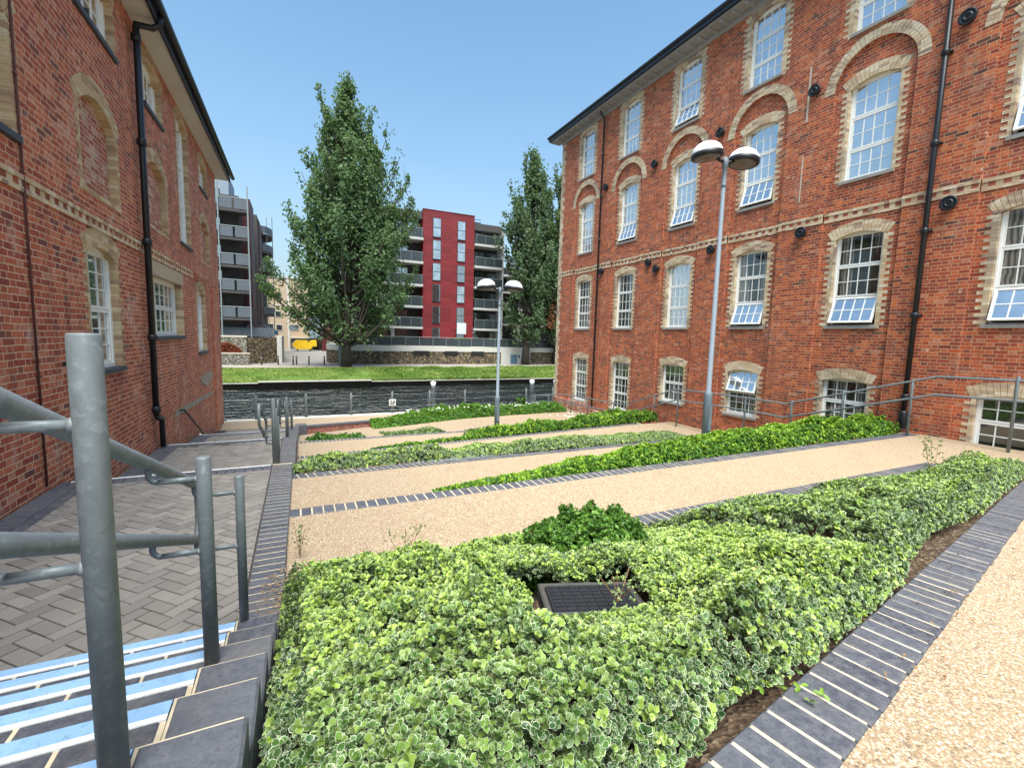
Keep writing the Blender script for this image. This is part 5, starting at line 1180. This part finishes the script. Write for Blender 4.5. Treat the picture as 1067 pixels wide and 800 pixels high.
ball('shrub', 2.02, 2.80, .56, .44, -1.80, .45, 6500, .028, M['bush'], T_HED, 'dark green dome-shaped shrub rising behind the black chamber cover')
ball('shrub', 1.05, 2.75, .42, .3, -1.86, .22, 1500, .035, M['bush'], T_HED, 'small dark green leafy patch left of the dome shrub', lim=.6)
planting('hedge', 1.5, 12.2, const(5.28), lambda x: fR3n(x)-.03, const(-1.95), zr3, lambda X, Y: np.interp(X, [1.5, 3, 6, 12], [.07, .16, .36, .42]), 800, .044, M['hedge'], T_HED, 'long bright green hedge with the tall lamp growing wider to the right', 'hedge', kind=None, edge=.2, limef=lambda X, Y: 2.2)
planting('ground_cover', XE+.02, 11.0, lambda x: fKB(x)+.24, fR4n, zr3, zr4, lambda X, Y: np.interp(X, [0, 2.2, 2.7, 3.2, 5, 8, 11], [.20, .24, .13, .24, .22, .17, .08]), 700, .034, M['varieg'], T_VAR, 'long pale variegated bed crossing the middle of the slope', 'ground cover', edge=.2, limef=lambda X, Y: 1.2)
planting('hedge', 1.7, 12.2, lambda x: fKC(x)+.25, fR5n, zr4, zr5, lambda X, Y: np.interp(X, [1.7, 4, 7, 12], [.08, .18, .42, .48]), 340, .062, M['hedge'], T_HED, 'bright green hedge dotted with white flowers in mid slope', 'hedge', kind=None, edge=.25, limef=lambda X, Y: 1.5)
planting('hedge', 2.6, 12.0, lambda x: fWl(x)-1.5+.02*x, lambda x: fWl(x)-.08, zr6, const(-3.62), lambda X, Y: np.interp(X, [2.6, 4.5, 7, 12], [.18, .36, .40, .4]), 260, .075, M['hedge'], T_LOW, 'dark green flowering hedge in front of the river fence', 'hedge', kind=None, edge=.3, limef=lambda X, Y: .5)
planting('ground_cover', .1, 1.9, lambda x: fKD(x)+.26, lambda x: fKD(x)+1.7, const(-3.4), const(-3.6), lambda X, Y: .26, 300, .07, M['bush'], T_LOW, 'small dark green clump at the left end of the lowest bed', 'ground cover', edge=.35)
planting('ground_cover', 2.4, 4.6, lambda x: fKD(x)+.26, lambda x: fKD(x)+1.6, const(-3.4), const(-3.6), lambda X, Y: .17, 260, .07, M['pale_cover'], T_LOW, 'low pale green patch beside the small dark clump', 'ground cover', edge=.35)
planting('ground_cover', 5.3, 8.6, lambda x: fKD(x)-.9, lambda x: fKD(x)+.1, zr5, zr5, lambda X, Y: .10, 220, .07, M['pale_cover'], T_LOW, 'thin pale patch round the foot of the small lamp', 'ground cover', edge=.4)
n = 130; X_ = rng.uniform(.6, 8.5, n); off_ = rng.uniform(-.35, .16, n)**1.0
Z_ = zr1(X_)+np.where(off_ > 0, -.045, .018); Y_ = fK0(X_)+off_
tag(scatter('fallen_leaves', np.stack([X_, Y_, Z_], 1), rng.normal(0, .3, (n, 3))+np.array([0, 0, 1.]), rng.uniform(.008, .02, n), M['litter'], [rosette(2, 1, .6, rr, False, True)]), 'small dead brown leaves and bits scattered along the wide brick edging', 'dead leaves', kind='stuff')
n = 260; X_ = rng.uniform(0, 7.5, n); tt_ = rng.uniform(.1, .95, n); yn_ = fN0(X_); Y_ = yn_+tt_*(3.4-yn_); Z_ = bedz0(X_)*(1-tt_)-1.98*tt_+H0(X_, Y_)*rng.uniform(.75, 1.02, n); kp_ = mask0(X_, Y_)
tag(scatter('dead_leaves', np.stack([X_, Y_, Z_], 1)[kp_], rng.normal(0, .6, (n, 3))[kp_]+np.array([0, 0, 1.]), rng.uniform(.012, .024, n)[kp_], M['litter'], [rosette(2, 1, .5, rr, False, True), rosette(1, 1.6, .25, rr, False, True)]), 'withered brown leaves caught among the variegated ground cover', 'dead leaves', kind='stuff')
# white flowers
def flowers(x0, x1, fy, fz, n, lab):
    X = rng.uniform(x0, x1, n); Y = fy(X)+rng.uniform(0, .8, n); Z = fz(X); scatter_ = scatter('flowers', np.stack([X, Y, Z], 1), np.tile([0, -.5, 1.], (n, 1)), np.full(n, .05), M['petal'], T_LOW); tag(scatter_, lab, 'flowers', kind='stuff')
flowers(4, 11, lambda x: fWl(x)-1.3, lambda x: x*0-3.2, 60, 'white flowers scattered over the hedge by the river fence')
flowers(8, 12, lambda x: fKC(x)+.7, lambda x: x*0-2.72, 18, 'few white flowers on the mid-slope hedge')
# sprigs
def sprig(x, y, z, h, label, n=26, size=.05, mat='hedge', spread=.1, stems=3):
    r = empty('weed', (x, y, z), label, 'plant'); m = MB(); PP = []
    for k in range(stems):
        dx, dy = random.uniform(-spread, spread), random.uniform(-spread, spread); P = [(x+dx*t, y+dy*t, z+h*t*(1-.15*t*k/stems)) for t in (0, .33, .66, 1)]; m.tube(P, .0022, 5)
        for q in range(n//stems):
            t = random.uniform(.25, 1); PP.append((x+dx*t+random.gauss(0, .03), y+dy*t+random.gauss(0, .03), z+h*t))
    m.build('stem', M['litter'], r); PP = np.array(PP); scatter('leaves', PP, rng.normal(0, .4, PP.shape)+np.array([0, 0, 1.]), np.full(len(PP), size), M[mat], T_LOW, r, rng.random(len(PP))*.8)
sprig(6.75, 2.55, -1.62, .55, 'upright feathery weed standing above the right part of the big bed', 80, .020, 'bush', .12, 4)
sprig(10.2, 20.3, -3.62, .55, 'bushy weed on the river edge right of the small lamp', 70, .12, 'bush', .2, 4)
sprig(1.42, 1.68, -1.3, .14, 'young shoots in front of the black chamber cover', 36, .014, 'varieg', .14, 6)
sprig(-.02, 4.05, -1.9, .28, 'spindly weed by the stair kerb at the back of the big bed', 30, .016, 'bush', .08, 4)
sprig(.75, 3.5, -1.9, .35, 'thin weed rising over the near gravel ramp', 34, .018, 'bush', .15, 4)
lf = empty('fallen_sprig', (1.50, .86, -1.15), 'pale green leafy sprig lying on the wide dark brick edging', 'leaves')
PP = np.array([(1.40, .91, -1.155), (1.46, .87, -1.15), (1.52, .85, -1.15), (1.50, .80, -1.155), (1.56, .80, -1.155), (1.36, .93, -1.14)]); scatter('leaves', PP, rng.normal(0, .3, PP.shape)+np.array([0, 0, 1.]), np.full(len(PP), .028), M['hedge'], [rosette(3, 1, .5, rr, False, True)], lf, np.full(6, .6))

# ------------------------------------------------------------------ camera (solved from the photograph's vanishing points)
Rw = ((0.9038, -0.0198, 0.4275), (-0.4271, -0.1051, 0.8981), (0.0272, -0.9943, -0.1034))   # rows: world x,y,z in (right, down, forward)
cam = bpy.data.cameras.new('camera'); co = bpy.data.objects.new('camera', cam); COL.objects.link(co)
cam.sensor_fit = 'HORIZONTAL'; cam.sensor_width = 36; cam.lens = 470/1067*36; cam.clip_start = .05; cam.clip_end = 5000
Mx = Matrix([[Rw[i][0], -Rw[i][1], -Rw[i][2]] for i in range(3)]); q = Mx.to_quaternion().normalized()
co.rotation_mode = 'QUATERNION'; co.rotation_quaternion = q; co.location = (0, 0, 0); sc.camera = co

# ------------------------------------------------------------------ light
SUN_EL, SUN_AZ = 64, 198        # azimuth measured clockwise from +y
w = bpy.data.worlds.new('World'); sc.world = w; w.use_nodes = True; nt = w.node_tree; bg = nt.nodes['Background']
sky = nt.nodes.new('ShaderNodeTexSky'); sky.sky_type = 'NISHITA'; sky.sun_disc = False; sky.sun_elevation = R_(SUN_EL); sky.sun_rotation = R_(SUN_AZ)
sky.air_density = 1.0; sky.dust_density = 3.0; sky.ozone_density = 1.2; sky.altitude = 0
mxs = nt.nodes.new('ShaderNodeMix'); mxs.data_type = 'RGBA'; mxs.blend_type = 'MULTIPLY'; mxs.inputs[0].default_value = 1; mxs.inputs[7].default_value = (.64, .89, .92, 1); nt.links.new(sky.outputs[0], mxs.inputs[6]); tcz = nt.nodes.new('ShaderNodeTexCoord'); sz = nt.nodes.new('ShaderNodeSeparateXYZ'); nt.links.new(tcz.outputs['Generated'], sz.inputs[0])
rmp = nt.nodes.new('ShaderNodeValToRGB'); nt.links.new(sz.outputs[2], rmp.inputs[0]); el = rmp.color_ramp.elements; el[0].position = 0; el[0].color = (.85, .85, .85, 1); el[1].position = .62; el[1].color = (0, 0, 0, 1)
for p_, c_ in ((.13, .62), (.34, .2)):
    e_ = rmp.color_ramp.elements.new(p_); e_.color = (c_, c_, c_, 1)
mh = nt.nodes.new('ShaderNodeMix'); mh.data_type = 'RGBA'; nt.links.new(rmp.outputs[0], mh.inputs[0]); nt.links.new(mxs.outputs[2], mh.inputs[6]); mh.inputs[7].default_value = (1.95, 2.3, 2.55, 1); nt.links.new(mh.outputs[2], bg.inputs[0]); bg.inputs[1].default_value = .14
sl_ = bpy.data.lights.new('sun', 'SUN'); sl_.energy = 3.7; sl_.angle = R_(42); sl_.color = (1, .94, .85); so = bpy.data.objects.new('sun', sl_); COL.objects.link(so)
az = R_(SUN_AZ); d = Vector((math.sin(az)*math.cos(R_(SUN_EL)), math.cos(az)*math.cos(R_(SUN_EL)), math.sin(R_(SUN_EL))))
so.rotation_euler = d.to_track_quat('Z', 'Y').to_euler()
sc.view_settings.view_transform = 'Standard'; sc.view_settings.look = 'None'; sc.view_settings.exposure = 1.15; sc.view_settings.gamma = 1
